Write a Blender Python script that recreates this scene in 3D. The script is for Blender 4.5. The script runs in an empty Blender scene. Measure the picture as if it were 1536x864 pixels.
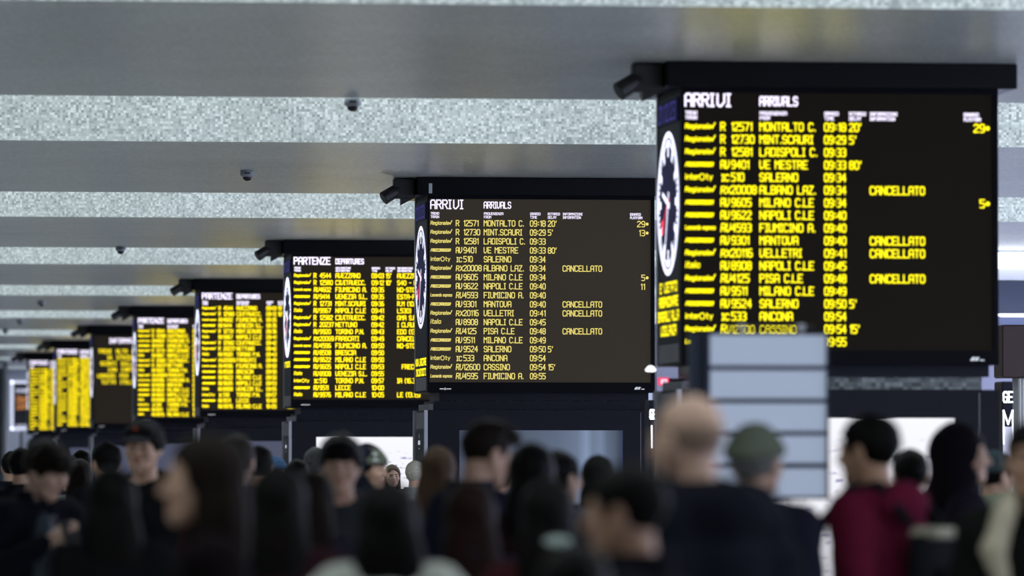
import bpy, math, random
import numpy as np
from mathutils import Vector, Matrix
random.seed(7)
sc = bpy.context.scene
COL = sc.collection

# ------------------------------------------------------------------ camera
F = 8533.0                     # 200 mm on a 36 mm sensor, in pixels of a 1536 px frame
EYE = 1.65
VPX, VPY = -290.0, 691.0       # vanishing point of the row of pillars / horizon line
PITCH = math.atan((VPY - 432) / F)
YAW = math.atan((768 - VPX) / F * math.cos(PITCH))
cam_d = bpy.data.cameras.new('camera')
cam = bpy.data.objects.new('camera', cam_d); COL.objects.link(cam)
cam_d.sensor_width = 36.0; cam_d.lens = 200.0
cam_d.clip_end = 600
cam.location = (0, 0, EYE)
cam.rotation_euler = (math.pi / 2 + PITCH, 0, -YAW)
cam_d.dof.use_dof = True
cam_d.dof.focus_distance = 52.0
cam_d.dof.aperture_fstop = 2.8
sc.camera = cam
CAMM = cam.rotation_euler.to_matrix()

# ------------------------------------------------------------------ world, light, exposure
world = bpy.data.worlds.new('world'); sc.world = world
world.use_nodes = True
bgn = world.node_tree.nodes['Background']
bgn.inputs[0].default_value = (0.68, 0.74, 1.0, 1)
bgn.inputs[1].default_value = 4.5
SKYLIGHT_STRENGTH = 1.15
vs = sc.view_settings
sc.display_settings.display_device = 'sRGB'
vs.view_transform = 'Standard'; vs.look = 'None'; vs.gamma = 1; vs.use_curve_mapping = False
vs.exposure = 0.0

def ray(px, py):
    return CAMM @ Vector(((px - 768) / F, (432 - py) / F, -1))
def at(px, py, Y):
    d = ray(px, py)
    return Vector((0, 0, EYE)) + d * (Y / d.y)
def on_z(px, py, z):
    d = ray(px, py)
    return Vector((0, 0, EYE)) + d * ((z - EYE) / d.z)

# ------------------------------------------------------------------ materials
MATS = {}
def mat(name, col, rough=0.6, metal=0.0, emit=None, es=1.0, spec=0.5, bump=None, var=0.0, vscale=30.0):
    if name in MATS: return MATS[name]
    m = bpy.data.materials.new(name); m.use_nodes = True
    nt = m.node_tree; b = nt.nodes['Principled BSDF']
    b.inputs['Base Color'].default_value = (*col, 1)
    b.inputs['Roughness'].default_value = rough
    b.inputs['Metallic'].default_value = metal
    b.inputs['Specular IOR Level'].default_value = spec
    if emit:
        b.inputs['Emission Color'].default_value = (*emit, 1)
        b.inputs['Emission Strength'].default_value = es
    if var or bump:
        tc = nt.nodes.new('ShaderNodeTexCoord')
        nz = nt.nodes.new('ShaderNodeTexNoise'); nz.inputs['Scale'].default_value = vscale
        nz.inputs['Detail'].default_value = 3
        nt.links.new(tc.outputs['Object'], nz.inputs['Vector'])
        if var:
            mx = nt.nodes.new('ShaderNodeMix'); mx.data_type = 'RGBA'
            mx.inputs[6].default_value = (*[c * (1 - var) for c in col], 1)
            mx.inputs[7].default_value = (*[min(1, c * (1 + var)) for c in col], 1)
            nt.links.new(nz.outputs['Fac'], mx.inputs[0])
            nt.links.new(mx.outputs[2], b.inputs['Base Color'])
        if bump:
            bp = nt.nodes.new('ShaderNodeBump'); bp.inputs['Strength'].default_value = bump
            bp.inputs['Distance'].default_value = 0.01
            nt.links.new(nz.outputs['Fac'], bp.inputs['Height'])
            nt.links.new(bp.outputs[0], b.inputs['Normal'])
    MATS[name] = m
    return m

def tile_mat(name, cols, tile, rough, axes, spec=0.5, grout=0.0, bump=0.0, stretch=None):
    """small square mosaic tiles, each tile its own random tone"""
    m = bpy.data.materials.new(name); m.use_nodes = True
    nt = m.node_tree; N = nt.nodes.new; L = nt.links.new
    b = nt.nodes['Principled BSDF']
    g = N('ShaderNodeNewGeometry')
    sc_ = N('ShaderNodeVectorMath'); sc_.operation = 'MULTIPLY'
    sc_.inputs[1].default_value = [1 / tile if a in axes else 0.0 for a in 'xyz']
    L(g.outputs['Position'], sc_.inputs[0])
    fl = N('ShaderNodeVectorMath'); fl.operation = 'FLOOR'; L(sc_.outputs[0], fl.inputs[0])
    wn = N('ShaderNodeTexWhiteNoise'); wn.noise_dimensions = '3D'; L(fl.outputs[0], wn.inputs['Vector'])
    cr = N('ShaderNodeValToRGB'); el = cr.color_ramp.elements
    el[0].position = 0; el[0].color = (*cols[0], 1); el[1].position = 1; el[1].color = (*cols[-1], 1)
    for i, c in enumerate(cols[1:-1]):
        e = el.new((i + 1) / (len(cols) - 1)); e.color = (*c, 1)
    L(wn.outputs['Value'], cr.inputs[0])
    out = cr.outputs[0]
    # wear: broad soft patches
    nz = N('ShaderNodeTexNoise'); nz.inputs['Scale'].default_value = 0.9; nz.inputs['Detail'].default_value = 4
    L(g.outputs['Position'], nz.inputs['Vector'])
    mp = N('ShaderNodeMapRange'); mp.inputs[1].default_value = .3; mp.inputs[2].default_value = .7
    mp.inputs[3].default_value = .88; mp.inputs[4].default_value = 1.06; L(nz.outputs['Fac'], mp.inputs[0])
    mu = N('ShaderNodeVectorMath'); mu.operation = 'SCALE'; L(out, mu.inputs[0]); L(mp.outputs[0], mu.inputs['Scale'])
    out = mu.outputs[0]
    L(out, b.inputs['Base Color'])
    b.inputs['Roughness'].default_value = rough
    b.inputs['Specular IOR Level'].default_value = spec
    if bump:
        bp = N('ShaderNodeBump'); bp.inputs['Strength'].default_value = bump; bp.inputs['Distance'].default_value = 0.004
        L(wn.outputs['Value'], bp.inputs['Height']); L(bp.outputs[0], b.inputs['Normal'])
    MATS[name] = m
    return m

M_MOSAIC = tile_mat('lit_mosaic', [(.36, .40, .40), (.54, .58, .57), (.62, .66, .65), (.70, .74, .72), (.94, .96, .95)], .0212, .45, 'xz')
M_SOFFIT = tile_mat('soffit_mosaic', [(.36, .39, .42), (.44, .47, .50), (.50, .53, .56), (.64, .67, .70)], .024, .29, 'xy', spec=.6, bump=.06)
M_GRANITE = tile_mat('grey_mosaic', [(.10, .11, .11), (.2, .22, .23), (.3, .33, .34), (.5, .54, .55)], .03, .5, 'xz')
M_FLOOR = tile_mat('floor_tiles', [(.42, .42, .41), (.46, .46, .45), (.5, .5, .49)], .6, .35, 'xy')
M_ROOF = mat('roof_slab', (.55, .57, .58), .8, var=.05, vscale=2)
M_WALL = mat('plaster_wall', (.30, .32, .36), .8, var=.06, vscale=1.5)
M_DARKWALL = mat('dark_cladding', (.05, .055, .065), .6, var=.1, vscale=2)
M_SKY = mat('skylight_glass', (.8, .85, .85), .4, emit=(.86, .95, .95), es=SKYLIGHT_STRENGTH)
M_BLACK = mat('black_casing', (.005,.005,.009), .5, spec=.08, var=.2, vscale=8)
M_CANOPY = mat('black_canopy', (.004,.004,.007), .2, spec=.16, var=.2, vscale=8)
M_NAVY = mat('navy_cladding', (.010, .011, .020), .42, spec=.18, var=.12, vscale=5)
M_NAVY2 = mat('navy_frame', (.007, .009, .020), .35, spec=.2, var=.12, vscale=5)
M_GREYMET = mat('grey_metal', (.20, .19, .22), .45, metal=.3, var=.1, vscale=9)
M_SILVER = mat('silver_trim', (.62, .62, .68), .28, metal=.8, var=.05, vscale=12)
M_SPOT = mat('black_lamp_housing', (.012, .012, .014), .45, var=.2, vscale=20)
M_CAMG = mat('grey_camera_shell', (.30, .33, .38), .35, var=.08, vscale=30)
M_CAMD = mat('dark_camera_dome', (.01, .01, .015), .12)
M_STICK = mat('pale_sticker', (.55, .62, .68), .6, var=.1, vscale=40)
M_WHITEMARK = mat('white_marking', (.75, .75, .78), .5, emit=(.8, .82, .9), es=.45)
M_REDBOX = mat('red_sign_face', (.6, .01, .06), .4, emit=(1, .02, .12), es=1.1)
M_WLIT = mat('lit_white', (.8, .82, .85), .5, emit=(.95, .97, 1.0), es=1.6)
M_PANEL = mat('emissive_white_panel', (.55, .6, .68), .45, emit=(.55, .66, .88), es=.34, var=.03, vscale=3)  # pale base colour plus a weak bluish emission
M_PFRAME = mat('blue_black_frame', (.03, .045, .085), .4, var=.1, vscale=10)
def led(name, c, s):
    m = mat(name, (.02, .02, .02), .6, emit=c, es=s)
    try: m.cycles.emission_sampling = 'NONE'
    except Exception: pass
    return m

# ------------------------------------------------------------------ mesh helpers
def link_mesh(name, V, Fc, m, parent=None, smooth=False, loc=None):
    me = bpy.data.meshes.new(name)
    me.from_pydata([tuple(v) for v in V], [], [tuple(f) for f in Fc]); me.update()
    if m: me.materials.append(m)
    o = bpy.data.objects.new(name, me); COL.objects.link(o)
    if parent: o.parent = parent
    if loc is not None: o.location = loc
    if smooth: me.shade_smooth()
    return o
class MB:
    def __init__(s): s.V = []; s.F = []
    def add(s, V, Fc):
        n = len(s.V); s.V += [tuple(v) for v in V]; s.F += [tuple(i + n for i in f) for f in Fc]; return s
    def box(s, x0, x1, y0, y1, z0, z1, c=0.0):
        if c <= 0:
            return s.add([(x0,y0,z0),(x1,y0,z0),(x1,y1,z0),(x0,y1,z0),(x0,y0,z1),(x1,y0,z1),(x1,y1,z1),(x0,y1,z1)],
                  [(0,3,2,1),(4,5,6,7),(0,1,5,4),(1,2,6,5),(2,3,7,6),(3,0,4,7)])
        # vertical edges chamfered and rims chamfered
        def loop(z, e):
            a0,a1,b0,b1 = x0+e,x1-e,y0+e,y1-e; k = c
            return [(a0+k,b0,z),(a1-k,b0,z),(a1,b0+k,z),(a1,b1-k,z),(a1-k,b1,z),(a0+k,b1,z),(a0,b1-k,z),(a0,b0+k,z)]
        V = loop(z0,c)+loop(z0+c,0)+loop(z1-c,0)+loop(z1,c); Fc=[tuple(range(7,-1,-1)), tuple(range(24,32))]
        for r in range(3):
            for i in range(8):
                j=(i+1)%8; Fc.append((r*8+i,r*8+j,r*8+8+j,r*8+8+i))
        return s.add(V,Fc)
    def tube(s, p, q, r0, r1=None, n=16, cap=True):
        p=Vector(p);q=Vector(q); r1=r0 if r1 is None else r1
        d=(q-p).normalized(); a=d.orthogonal().normalized(); b=d.cross(a)
        V=[];Fc=[]
        for c,r in ((p,r0),(q,r1)):
            for i in range(n):
                t=2*math.pi*i/n; V.append(c+(a*math.cos(t)+b*math.sin(t))*r)
        for i in range(n):
            j=(i+1)%n; Fc.append((i,j,n+j,n+i))
        if cap: Fc+= [tuple(range(n-1,-1,-1)), tuple(range(n,2*n))]
        return s.add(V,Fc)
    def lathe(s, c, prof, n=24):
        """prof: (r, z) from top to bottom about a vertical axis"""
        V=[];Fc=[]
        for r,z in prof:
            for i in range(n):
                t=2*math.pi*i/n; V.append((c[0]+r*math.cos(t),c[1]+r*math.sin(t),c[2]+z))
        for k in range(len(prof)-1):
            for i in range(n):
                j=(i+1)%n; Fc.append((k*n+i,k*n+n+i,k*n+n+j,k*n+j))
        Fc.append(tuple(range(n))); Fc.append(tuple(range((len(prof)-1)*n+n-1,(len(prof)-1)*n-1,-1)))
        return s.add(V,Fc)
    def build(s, name, m, parent=None, smooth=False):
        off = parent_off(parent)
        return link_mesh(name, [(v[0]-off[0],v[1]-off[1],v[2]-off[2]) for v in s.V], s.F, m, parent, smooth)
def parent_off(p):
    o = Vector((0,0,0))
    while p: o += p.location; p = p.parent
    return o
def tag(o, label, cat, group=None):
    o['label'] = label; o['category'] = cat
    if group: o['group'] = group
    return o
def structure(o): o['kind'] = 'structure'; return o
def thing(name, label, cat, loc, group=None):
    o = bpy.data.objects.new(name, None); COL.objects.link(o); o.location = loc; o.empty_display_size = .2
    return tag(o, label, cat, group)

# ------------------------------------------------------------------ room shell
H = EYE + 2.575                                      # underside of the beams
X0, X1 = -9.0, 18.0
structure(MB().box(X0-1, X1+1, -14, 185, -.2, 0).build('floor', M_FLOOR))
edges = []                                           # (front face Y, far edge Y) of each beam
pairs = [(0.5, 143.3), (211, 287.8), (325.3, 371), (396, 428), (443, 466), (477, 495), (503.5, 517), (523, 536)]
for top, bot in pairs:
    edges.append((on_z(100, top, H).y, on_z(100, bot, H).y))
step = (edges[4][0] - edges[0][0]) / 4
edges = [(edges[0][0] - step*k, edges[0][1] - step*k) for k in (3, 2, 1)] + edges
while edges[-1][1] < 172: edges.append((edges[-1][0] + step, edges[-1][1] + step))
BH = 1.15
for i, (a, b) in enumerate(edges):
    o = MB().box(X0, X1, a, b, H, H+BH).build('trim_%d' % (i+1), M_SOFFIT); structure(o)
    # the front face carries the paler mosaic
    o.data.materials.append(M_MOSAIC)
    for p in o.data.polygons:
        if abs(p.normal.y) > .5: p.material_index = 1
structure(MB().box(X0-.5, X1+.5, -14, 185, H+BH+.02, H+BH+.25).build('ceiling', M_ROOF))
prev = [-14] + [b for a, b in edges]
nxt = [a for a, b in edges] + [185]
k = 0
for p, q in zip(prev, nxt):
    if q - p < 1: continue
    k += 1
    structure(MB().box(X0+.3, X1-.3, p+.1, q-.1, H+BH-.06, H+BH+.01).build('window_%d' % k, M_SKY))
structure(MB().box(X0-.4, X0, -14, 185, 0, H+BH).build('wall_left', M_DARKWALL))
structure(MB().box(X0, X1, -14.4, -14, 0, H+BH).build('light_block_wall', M_DARKWALL))  # unseen wall added behind the camera to shut out ambient light
structure(MB().box(X0, X1, 178, 178.4, 0, H+BH).build('wall_back', M_WALL))
# right wall: piers and a spandrel, daylight comes in between
wr = MB()
for y in range(-10, 180, 10): wr.box(X1-.3, X1+.3, y-.5, y+.5, 0, H+BH)
wr.box(X1-.25, X1+.25, -14, 185, H-.35, H+BH); wr.box(X1-.25, X1+.25, -14, 185, 0, .5)
structure(wr.build('wall_right', M_WALL))

# ------------------------------------------------------------------ stroke lettering
G = {
'A':'0,0 0,5 1,6 3,6 4,5 4,0;0,2.6 4,2.6','B':'0,0 0,6 3,6 4,5 4,4 3,3.2 0,3.2;3,3.2 4,2.2 4,1 3,0 0,0','C':'4,5 3,6 1,6 0,5 0,1 1,0 3,0 4,1',
'D':'0,0 0,6 3,6 4,5 4,1 3,0 0,0','E':'4,6 0,6 0,0 4,0;0,3 3.2,3','F':'4,6 0,6 0,0;0,3 3.2,3','G':'4,5 3,6 1,6 0,5 0,1 1,0 3,0 4,1 4,3 2.4,3',
'H':'0,0 0,6;4,0 4,6;0,3 4,3','I':'0,6 2,6;1,6 1,0;0,0 2,0','J':'4,6 4,1 3,0 1,0 0,1','K':'0,0 0,6;4,6 0,2.6;1.4,3.6 4,0','L':'0,6 0,0 4,0',
'M':'0,0 0,6 2,3.6 4,6 4,0','N':'0,0 0,6 4,0 4,6','O':'1,0 0,1 0,5 1,6 3,6 4,5 4,1 3,0 1,0','P':'0,0 0,6 3,6 4,5 4,4 3,3 0,3','Q':'1,0 0,1 0,5 1,6 3,6 4,5 4,1 3,0 1,0;2.6,1.4 4,0',
'R':'0,0 0,6 3,6 4,5 4,4 3,3 0,3;2,3 4,0','S':'4,5 3,6 1,6 0,5 0,4 1,3 3,3 4,2 4,1 3,0 1,0 0,1','T':'0,6 4,6;2,6 2,0','U':'0,6 0,1 1,0 3,0 4,1 4,6',
'V':'0,6 0,1 1,0 2,0 4,2 4,6','W':'0,6 0,1 1,0 2,1 2,4;2,1 3,0 4,1 4,6','X':'0,0 4,6;0,6 4,0','Y':'0,6 2,3 4,6;2,3 2,0','Z':'0,6 4,6 0,0 4,0',
'0':'1,0 0,1 0,5 1,6 3,6 4,5 4,1 3,0 1,0','1':'.4,5 1.6,6 1.6,0','2':'0,5 1,6 3,6 4,5 4,4 0,.6 0,0 4,0','3':'0,6 3,6 4,5 4,4 3,3 1.2,3;3,3 4,2 4,1 3,0 0,0','4':'3,0 3,6 0,2 4,2',
'5':'4,6 0,6 0,3.4 3,3.4 4,2.4 4,1 3,0 0,0','6':'3.6,6 1,6 0,5 0,1 1,0 3,0 4,1 4,2.4 3,3.4 0,3.4','7':'0,6 4,6 1.4,0','8':'1,3.1 0,4 0,5 1,6 3,6 4,5 4,4 3,3.1 1,3.1 0,2.2 0,1 1,0 3,0 4,1 4,2.2 3,3.1',
'9':'.4,0 3,0 4,1 4,5 3,6 1,6 0,5 0,3.6 1,2.6 4,2.6','.':'.5,0 .5,.5','-':'.6,3 3,3',':':'1,1.4 1,2;1,4 1,4.6',"'":'.9,6 .4,4.4','(':'1.4,6.4 .4,5 .4,1 1.4,-.4',')':'.4,6.4 1.4,5 1.4,1 .4,-.4','/':'0,0 3,6','>':'0,4.6 2,3 0,1.4',
'a':'0,4 3,4 3.4,3.4 3.4,0 .6,0 0,.6 0,1.6 .6,2.2 3.4,2.2','c':'3,4 .6,4 0,3.4 0,.6 .6,0 3,0','d':'3.4,6 3.4,0 .6,0 0,.6 0,3.4 .6,4 3.4,4','e':'0,2 3.4,2 3.4,3.4 2.8,4 .6,4 0,3.4 0,.6 .6,0 3,0','g':'3.4,.2 .6,.2 0,.8 0,3.4 .6,4 3.4,4 3.4,-1.4 .4,-1.4',
'i':'.6,0 .6,4;.6,5.4 .6,5.8','l':'.6,6 .6,0','n':'0,0 0,4 2.8,4 3.4,3.4 3.4,0','o':'.6,0 0,.6 0,3.4 .6,4 2.8,4 3.4,3.4 3.4,.6 2.8,0 .6,0','p':'0,-1.6 0,4 2.8,4 3.4,3.4 3.4,.6 2.8,0 0,0','r':'0,0 0,4 2,4','s':'3.2,4 .6,4 0,3.2 .6,2 2.6,2 3.2,1 2.6,0 0,0','t':'.8,6 .8,.6 1.4,0 2.4,0;0,4 2.4,4','x':'0,0 3,4;0,4 3,0','y':'0,4 1.7,0;3.4,4 1,-1.6','b':'0,6 0,0 2.8,0 3.4,.6 3.4,3.4 2.8,4 0,4',
'u':'0,4 0,.6 .6,0 3.4,0;3.4,4 3.4,0','*':'.2,3 1.4,.8 4.4,6.6','@':'1.4,-.6 -.2,1 -.2,4.4 1.4,6 3.6,6 5.2,4.4 5.2,1 3.6,-.6 1.4,-.6','#':'0,0 5,0 5,4 0,4 0,0;0,1.3 5,1.3;0,2.6 5,2.6',
}
W_ = {'I':2,'1':1.8,'.':.9,':':1.8,"'":1.0,' ':2.6,'-':3.4,'(':1.6,')':1.6,'/':3,'i':1.2,'l':1.2,'r':2,'t':2.4,'*':4.4,'@':5.2,'a':3.4,'c':3.2,'d':3.4,'e':3.4,'g':3.4,'n':3.4,'o':3.4,'p':3.4,'s':3.2,'x':3.2,'y':3.4,'b':3.4,'u':3.4,'#':5.2}
GAP = 1.5
def text_width(t): return sum(W_.get(c, 4) + GAP for c in t) - GAP
def strokes(mb, t, put, u, v, h, w, ax=1.0, slant=0.0, width=None, align='l'):
    """lettering t at (u, v) baseline, cap height h, stroke width w; put(u, v) gives the 3D point"""
    k = h / 6.0
    kx = k * ax if width is None else width / max(text_width(t), 1e-6)
    if align == 'r': u = u - text_width(t) * kx
    if align == 'c': u = u - text_width(t) * kx / 2
    for c in t:
        if c in G:
            for pl in G[c].split(';'):
                P = [tuple(float(a) for a in q.split(',')) for q in pl.split()]
                P = [(u + x*kx + slant*y*k, v + y*k) for x, y in P]
                for (a, b), (c2, d) in zip(P[:-1], P[1:]):
                    dx, dy = c2-a, d-b; l = math.hypot(dx, dy) or 1e-9; dx /= l; dy /= l
                    e = w * .42; nx, ny = -dy*w/2, dx*w/2
                    q = [(a-dx*e+nx, b-dy*e+ny), (a-dx*e-nx, b-dy*e-ny), (c2+dx*e-nx, d+dy*e-ny), (c2+dx*e+nx, d+dy*e+ny)]
                    mb.add([put(*p) for p in q], [(0,1,2,3)])
        u += (W_.get(c, 4) + GAP) * kx
def disc(mb, put, u, v, r, n=12):
    mb.add([put(u + r*math.cos(2*math.pi*i/n), v + r*math.sin(2*math.pi*i/n)) for i in range(n)], [tuple(range(n))])
def ring(mb, put, u, v, r0, r1, n=64):
    P = []
    for i in range(n):
        t = 2*math.pi*i/n
        P += [put(u + r0*math.cos(t), v + r0*math.sin(t)), put(u + r1*math.cos(t), v + r1*math.sin(t))]
    mb.add(P, [(2*i, 2*i+1, (2*i+3) % (2*n), (2*i+2) % (2*n)) for i in range(n)])

# ------------------------------------------------------------------ boards
ARR = [('reg','R','12571','MONTALTO C.','09:18',"20'",'','29',1),('reg','R','12730','MINT.SCAURI','09:29',"5'",'','13',1),('reg','R','12581','LADISPOLI C.','09:33','','','',0),
('fr','AV','9401','VE MESTRE','09:33',"80'",'','',0),('ic','IC','510','SALERNO','09:34','','','',0),('reg','RX','20008','ALBANO LAZ.','09:34','','CANCELLATO','',0),
('fr','AV','9605','MILANO C.LE','09:34','','','5',1),('fr','AV','9622','NAPOLI C.LE','09:40','','','11',0),('leo','RV','4593','FIUMICINO A.','09:40','','','',0),
('fr','AV','9301','MANTOVA','09:40','','CANCELLATO','',0),('reg','RX','20116','VELLETRI','09:41','','CANCELLATO','',0),('ita','AV','8908','NAPOLI C.LE','09:45','','','',0),
('reg','RV','4125','PISA C.LE','09:48','','CANCELLATO','',0),('fr','AV','9511','MILANO C.LE','09:49','','','',0),('fr','AV','9524','SALERNO','09:50',"5'",'','',0),
('ic','IC','533','ANCONA','09:54','','','',0),('reg','RV','12600','CASSINO','09:54',"15'",'','',0),('leo','RV','4595','FIUMICINO A.','09:55','','','',0)]
DEP = [('reg','R','4544','AVEZZANO','09:03',"15'",'AVEZZAN','',0),('reg','R','12580','CIVITAVECC.','09:12',"10'",'S40 - MAN','',0),('leo','RV','4602','FIUMICINO A.','09:35','','NO-STOP','',0),
('fr','AV','9414','VENEZIA S.L.','09:35','','ESTA-FER','',0),('reg','R','12731','MINT.SCAURI','09:36','','R.M (10.4','',0),('ita','AV','9967','NAPOLI C.LE','09:41','','L530)','',0),
('reg','R','12582','CIVITAVECC.','09:42','','OMA S.P.','',0),('reg','R','20237','NETTUNO','09:42','','I CLAUDI','',0),('ita','AV','9920','TORINO P.N.','09:43','','EDO (13.0','',0),
('reg','RX','20069','FRASCATI','09:49','','CANCELLA','',0),('leo','RV','4596','FIUMICINO A.','09:50','','NO-STOP','',0),('fr','AV','8508','BRESCIA','09:50','','','',0),
('fr','AV','9622','MILANO C.LE','09:50','','        I','',0),('fr','AV','9605','NAPOLI C.LE','09:53','','  FRECC','',0),('ita','AV','8908','VENEZIA S.L.','09:55','','','',0),
('ic','IC','510','TORINO P.N.','09:57','','IA (16.3','',0),('fr','AV','9511','LECCE','10:00','','','',0),('ita','AV','9976','MILANO C.LE','10:05','','LE (13.15)','',0)]
INFO = [(.10,'TRENI  ALTA  VELOCITA'),(.273,'IN  STAZIONE  OGGI'),(.14,'SCONTI  SULLE  TARIFFE'),(.292,'CON  CARTA  FAMIGLIA'),(.083,'VIAGGIO  PER  DUE'),(.159,'TUTTA  ITALIA  ORA')]

BW = 2.085; BD = 1.0
Zc = EYE + 2.41      # underside of the canopy
Zf = EYE + .62       # bottom of the display casing
def board(px, K, kind, weight, ink, label, first, date=True, side=4, screen=(.03,.024,.018), bloom=.012):
    Y = 36.6 * K * ray(px + 238 / K, 691).y
    P = at(px, 691, Y); x = P.x
    root = thing('departure_board' if kind != 'arr' else 'arrivals_board', label, 'information board', (x, Y, Zf), 'led train boards on the row of pillars')
    mat_y = led('led_yellow_%s' % ink[0], ink[1], ink[2])
    mat_w = led('led_white_%s' % ink[0], (.86,.80,1.0), ink[3])
    # casing: hollow shell with bezel
    cs = MB()
    cs.box(x, x+BW, Y+.012, Y+BD, Zf, Zc)
    for a in ((x, x+.016, Zf, Zc), (x+BW-.034, x+BW, Zf, Zc), (x+.016, x+BW-.034, Zf, Zf+.092), (x+.016, x+BW-.034, Zc-.03, Zc)):
        cs.box(a[0], a[1], Y-.018, Y+.012, a[2], a[3])
    cs.build('casing', M_BLACK, root)
    # canopy slab under the ceiling
    MB().box(x-.107, x+BW+.107, Y-.12, Y+BD+.12, Zc, H-.002, .006).build('canopy', M_CANOPY, root)
    MB().box(x+.12, x+BW-.04, Y+.10, Y+BD-.1, Zf-.075, Zf).build('lower_casing', M_NAVY2, root)
    scr = MB().box(x+.016, x+BW-.034, Y-.002, Y+.012, Zf+.092, Zc-.03).build('screen', mat('led_screen_%s' % ink[0], screen, .5, emit=(1,.78,.5), es=bloom, spec=.08), root)  # lens bloom around the lettering put into the screen's brown tint and emission
    yt = Y - .006
    put = lambda u, v: (x+u, yt, EYE+v)
    w1, wh = weight
    if kind == 'info':
        m = MB(); strokes(m, 'INFORMAZIONI', put, .311, 2.24, .082, wh*1.2, .85); m.build('header_lettering', mat_w, scr)
        for r, (u0, t) in enumerate(INFO):
            m = MB(); strokes(m, t, put, u0, 2.046 - r*.117, .070, .0105, .86); m.build('message_line', mat_y, scr)
    else:
        m = MB(); t1, t2 = (('ARRIVI','ARRIVALS') if kind == 'arr' else ('PARTENZE','DEPARTURES'))
        if kind == 'arr':
            strokes(m, 'ARRI', put, .03, 2.292, .077, wh*1.25, width=.185); strokes(m, 'VI', put, .24, 2.292, .077, wh*1.25, width=.083)
            strokes(m, t2, put, .518, 2.298, .056, wh*.95, width=.245)
        else:
            strokes(m, t1, put, .03, 2.292, .077, wh*1.25, width=.42); strokes(m, t2, put, .518, 2.298, .056, wh*.95, width=.325)
        m.build('header_lettering', mat_w, scr)
        m = MB()
        heads = [(.03,'TRENO','TRAIN',.075),(.518,*(('PROVENIENZA','FROM') if kind=='arr' else ('DESTINAZIONE','DESTINATION')),.175),(.942,'ORARIO','TIME',.092),(1.105,'RITARDO','DELAY',.108),(1.242,'INFORMAZIONI','INFORMATION',.178),(1.862,'BINARIO','PLATFORM',.11)]
        for u, a, b, wd in heads:
            strokes(m, a, put, u, 2.237, .021, wh*.42, width=wd*len(a)/max(len(a),len(b)))
            strokes(m, b, put, u, 2.206, .021, wh*.42, width=wd*len(b)/max(len(a),len(b)))
        m.build('column_headings', mat_w, scr)
        rows = ARR if kind == 'arr' else DEP
        for r, (lg, cat, num, dest, tm, dl, info, pf, dot) in enumerate(rows):
            v = 2.135 - r*.0818; m = MB(); h = .050
            if lg == 'reg': strokes(m, 'Regionale', put, .029, v+.012, .030, w1*.72, width=.165, slant=.12); strokes(m, '*', put, .198, v+.010, .034, w1)
            elif lg == 'fr': strokes(m, 'FRECCIAROSSA', put, .03, v+.013, .023, w1*.8, width=.176, slant=.35)
            elif lg == 'ic': strokes(m, 'inter', put, .029, v+.010, .034, w1*.75, width=.088); strokes(m, '@', put, .124, v+.010, .034, w1*.8); strokes(m, 'ty', put, .165, v+.010, .034, w1*.75)
            elif lg == 'ita': strokes(m, 'italo', put, .028, v+.012, .038, w1*.8, width=.092, slant=.1)
            else: strokes(m, 'Leonardo express', put, .029, v+.013, .026, w1*.6, width=.195, slant=.1)
            if cat == 'RV': strokes(m, cat, put, .262, v, h, w1, width=.058, slant=.12)
            elif cat == 'IC': strokes(m, cat, put, .268, v, h*.8, w1, width=.046)
            elif cat == 'RX': strokes(m, cat, put, .262, v, h*.9, w1, width=.06, slant=.1)
            else: strokes(m, cat, put, .262, v, h, w1, width=.026*len(cat))
            strokes(m, num, put, .332, v, h, w1, .74)
            strokes(m, dest, put, .518, v, h, w1, .80)
            strokes(m, tm, put, .942, v, h, w1, width=.138)
            if dl: strokes(m, dl, put, 1.107, v, h, w1, .74)
            if info: strokes(m, info, put, 1.242, v, h, w1, .80)
            if pf and not (ink[0] == 'near' and pf in ('13','11')):
                strokes(m, pf, put, 1.996, v, h, w1, .85, align='r')
                if dot: disc(m, put, 2.018, v+.025, .014)
            m.build('train_row', mat_y, scr)
    # maker marks on the lower bezel
    m = MB(); y2 = Y-.0195; pm = lambda u, v: (x+u, y2, EYE+v)
    m.add([pm(u,v) for u,v in ((1.895,.628+.02),(1.92,.628+.02),(1.935,.672),(1.91,.672))],[(0,1,2,3)])
    m.add([pm(u,v) for u,v in ((1.925,.648),(1.945,.648),(1.958,.672),(1.938,.672))],[(0,1,2,3)])
    m.add([pm(u,v) for u,v in ((1.96,.648),(1.99,.648),(1.99,.656),(1.96,.656))],[(0,1,2,3)])
    ring(m, pm, .16, .652, .006, .011, 16)
    m.add([pm(u,v) for u,v in ((.11,.648),(.146,.648),(.146,.656),(.11,.656))],[(0,1,2,3)])
    m.add([pm(u,v) for u,v in ((.174,.648),(.215,.648),(.215,.656),(.174,.656))],[(0,1,2,3)])
    m.build('maker_mark', M_WHITEMARK, root)
    # left flank with date window, clock and notice
    xs = x - .003
    sput = lambda u, v: (xs, Y+.5-u, EYE+v)         # u grows towards the viewer
    fl = MB().box(x-.002, x+.01, Y+.03, Y+BD-.03, Zf+.15, Zc-.03).build('side_panel', mat('blue_black_side_panel', (.012,.012,.028), .5, spec=.12, var=.1, vscale=6), root)
    xd = x - .004
    m = MB(); m.box(x-.012, x-.002, Y+.06, Y+BD-.06, EYE+2.20, EYE+2.355)
    dw = m.build('date_window', mat('date_screen', (.006,.005,.025), .5, spec=.05, emit=(.1,.05,1), es=.012), root)
    m = MB(); strokes(m, '21.12.23', lambda u, v: (x-.0135, Y+.5-u, EYE+v), -.36, 2.225, .105, .011, width=.70)
    m.build('date_lettering', led('date_led', (.16,.12,.95), .35), dw)
    CZ = 1.682; CR = .462
    xq = x - .006
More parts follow.
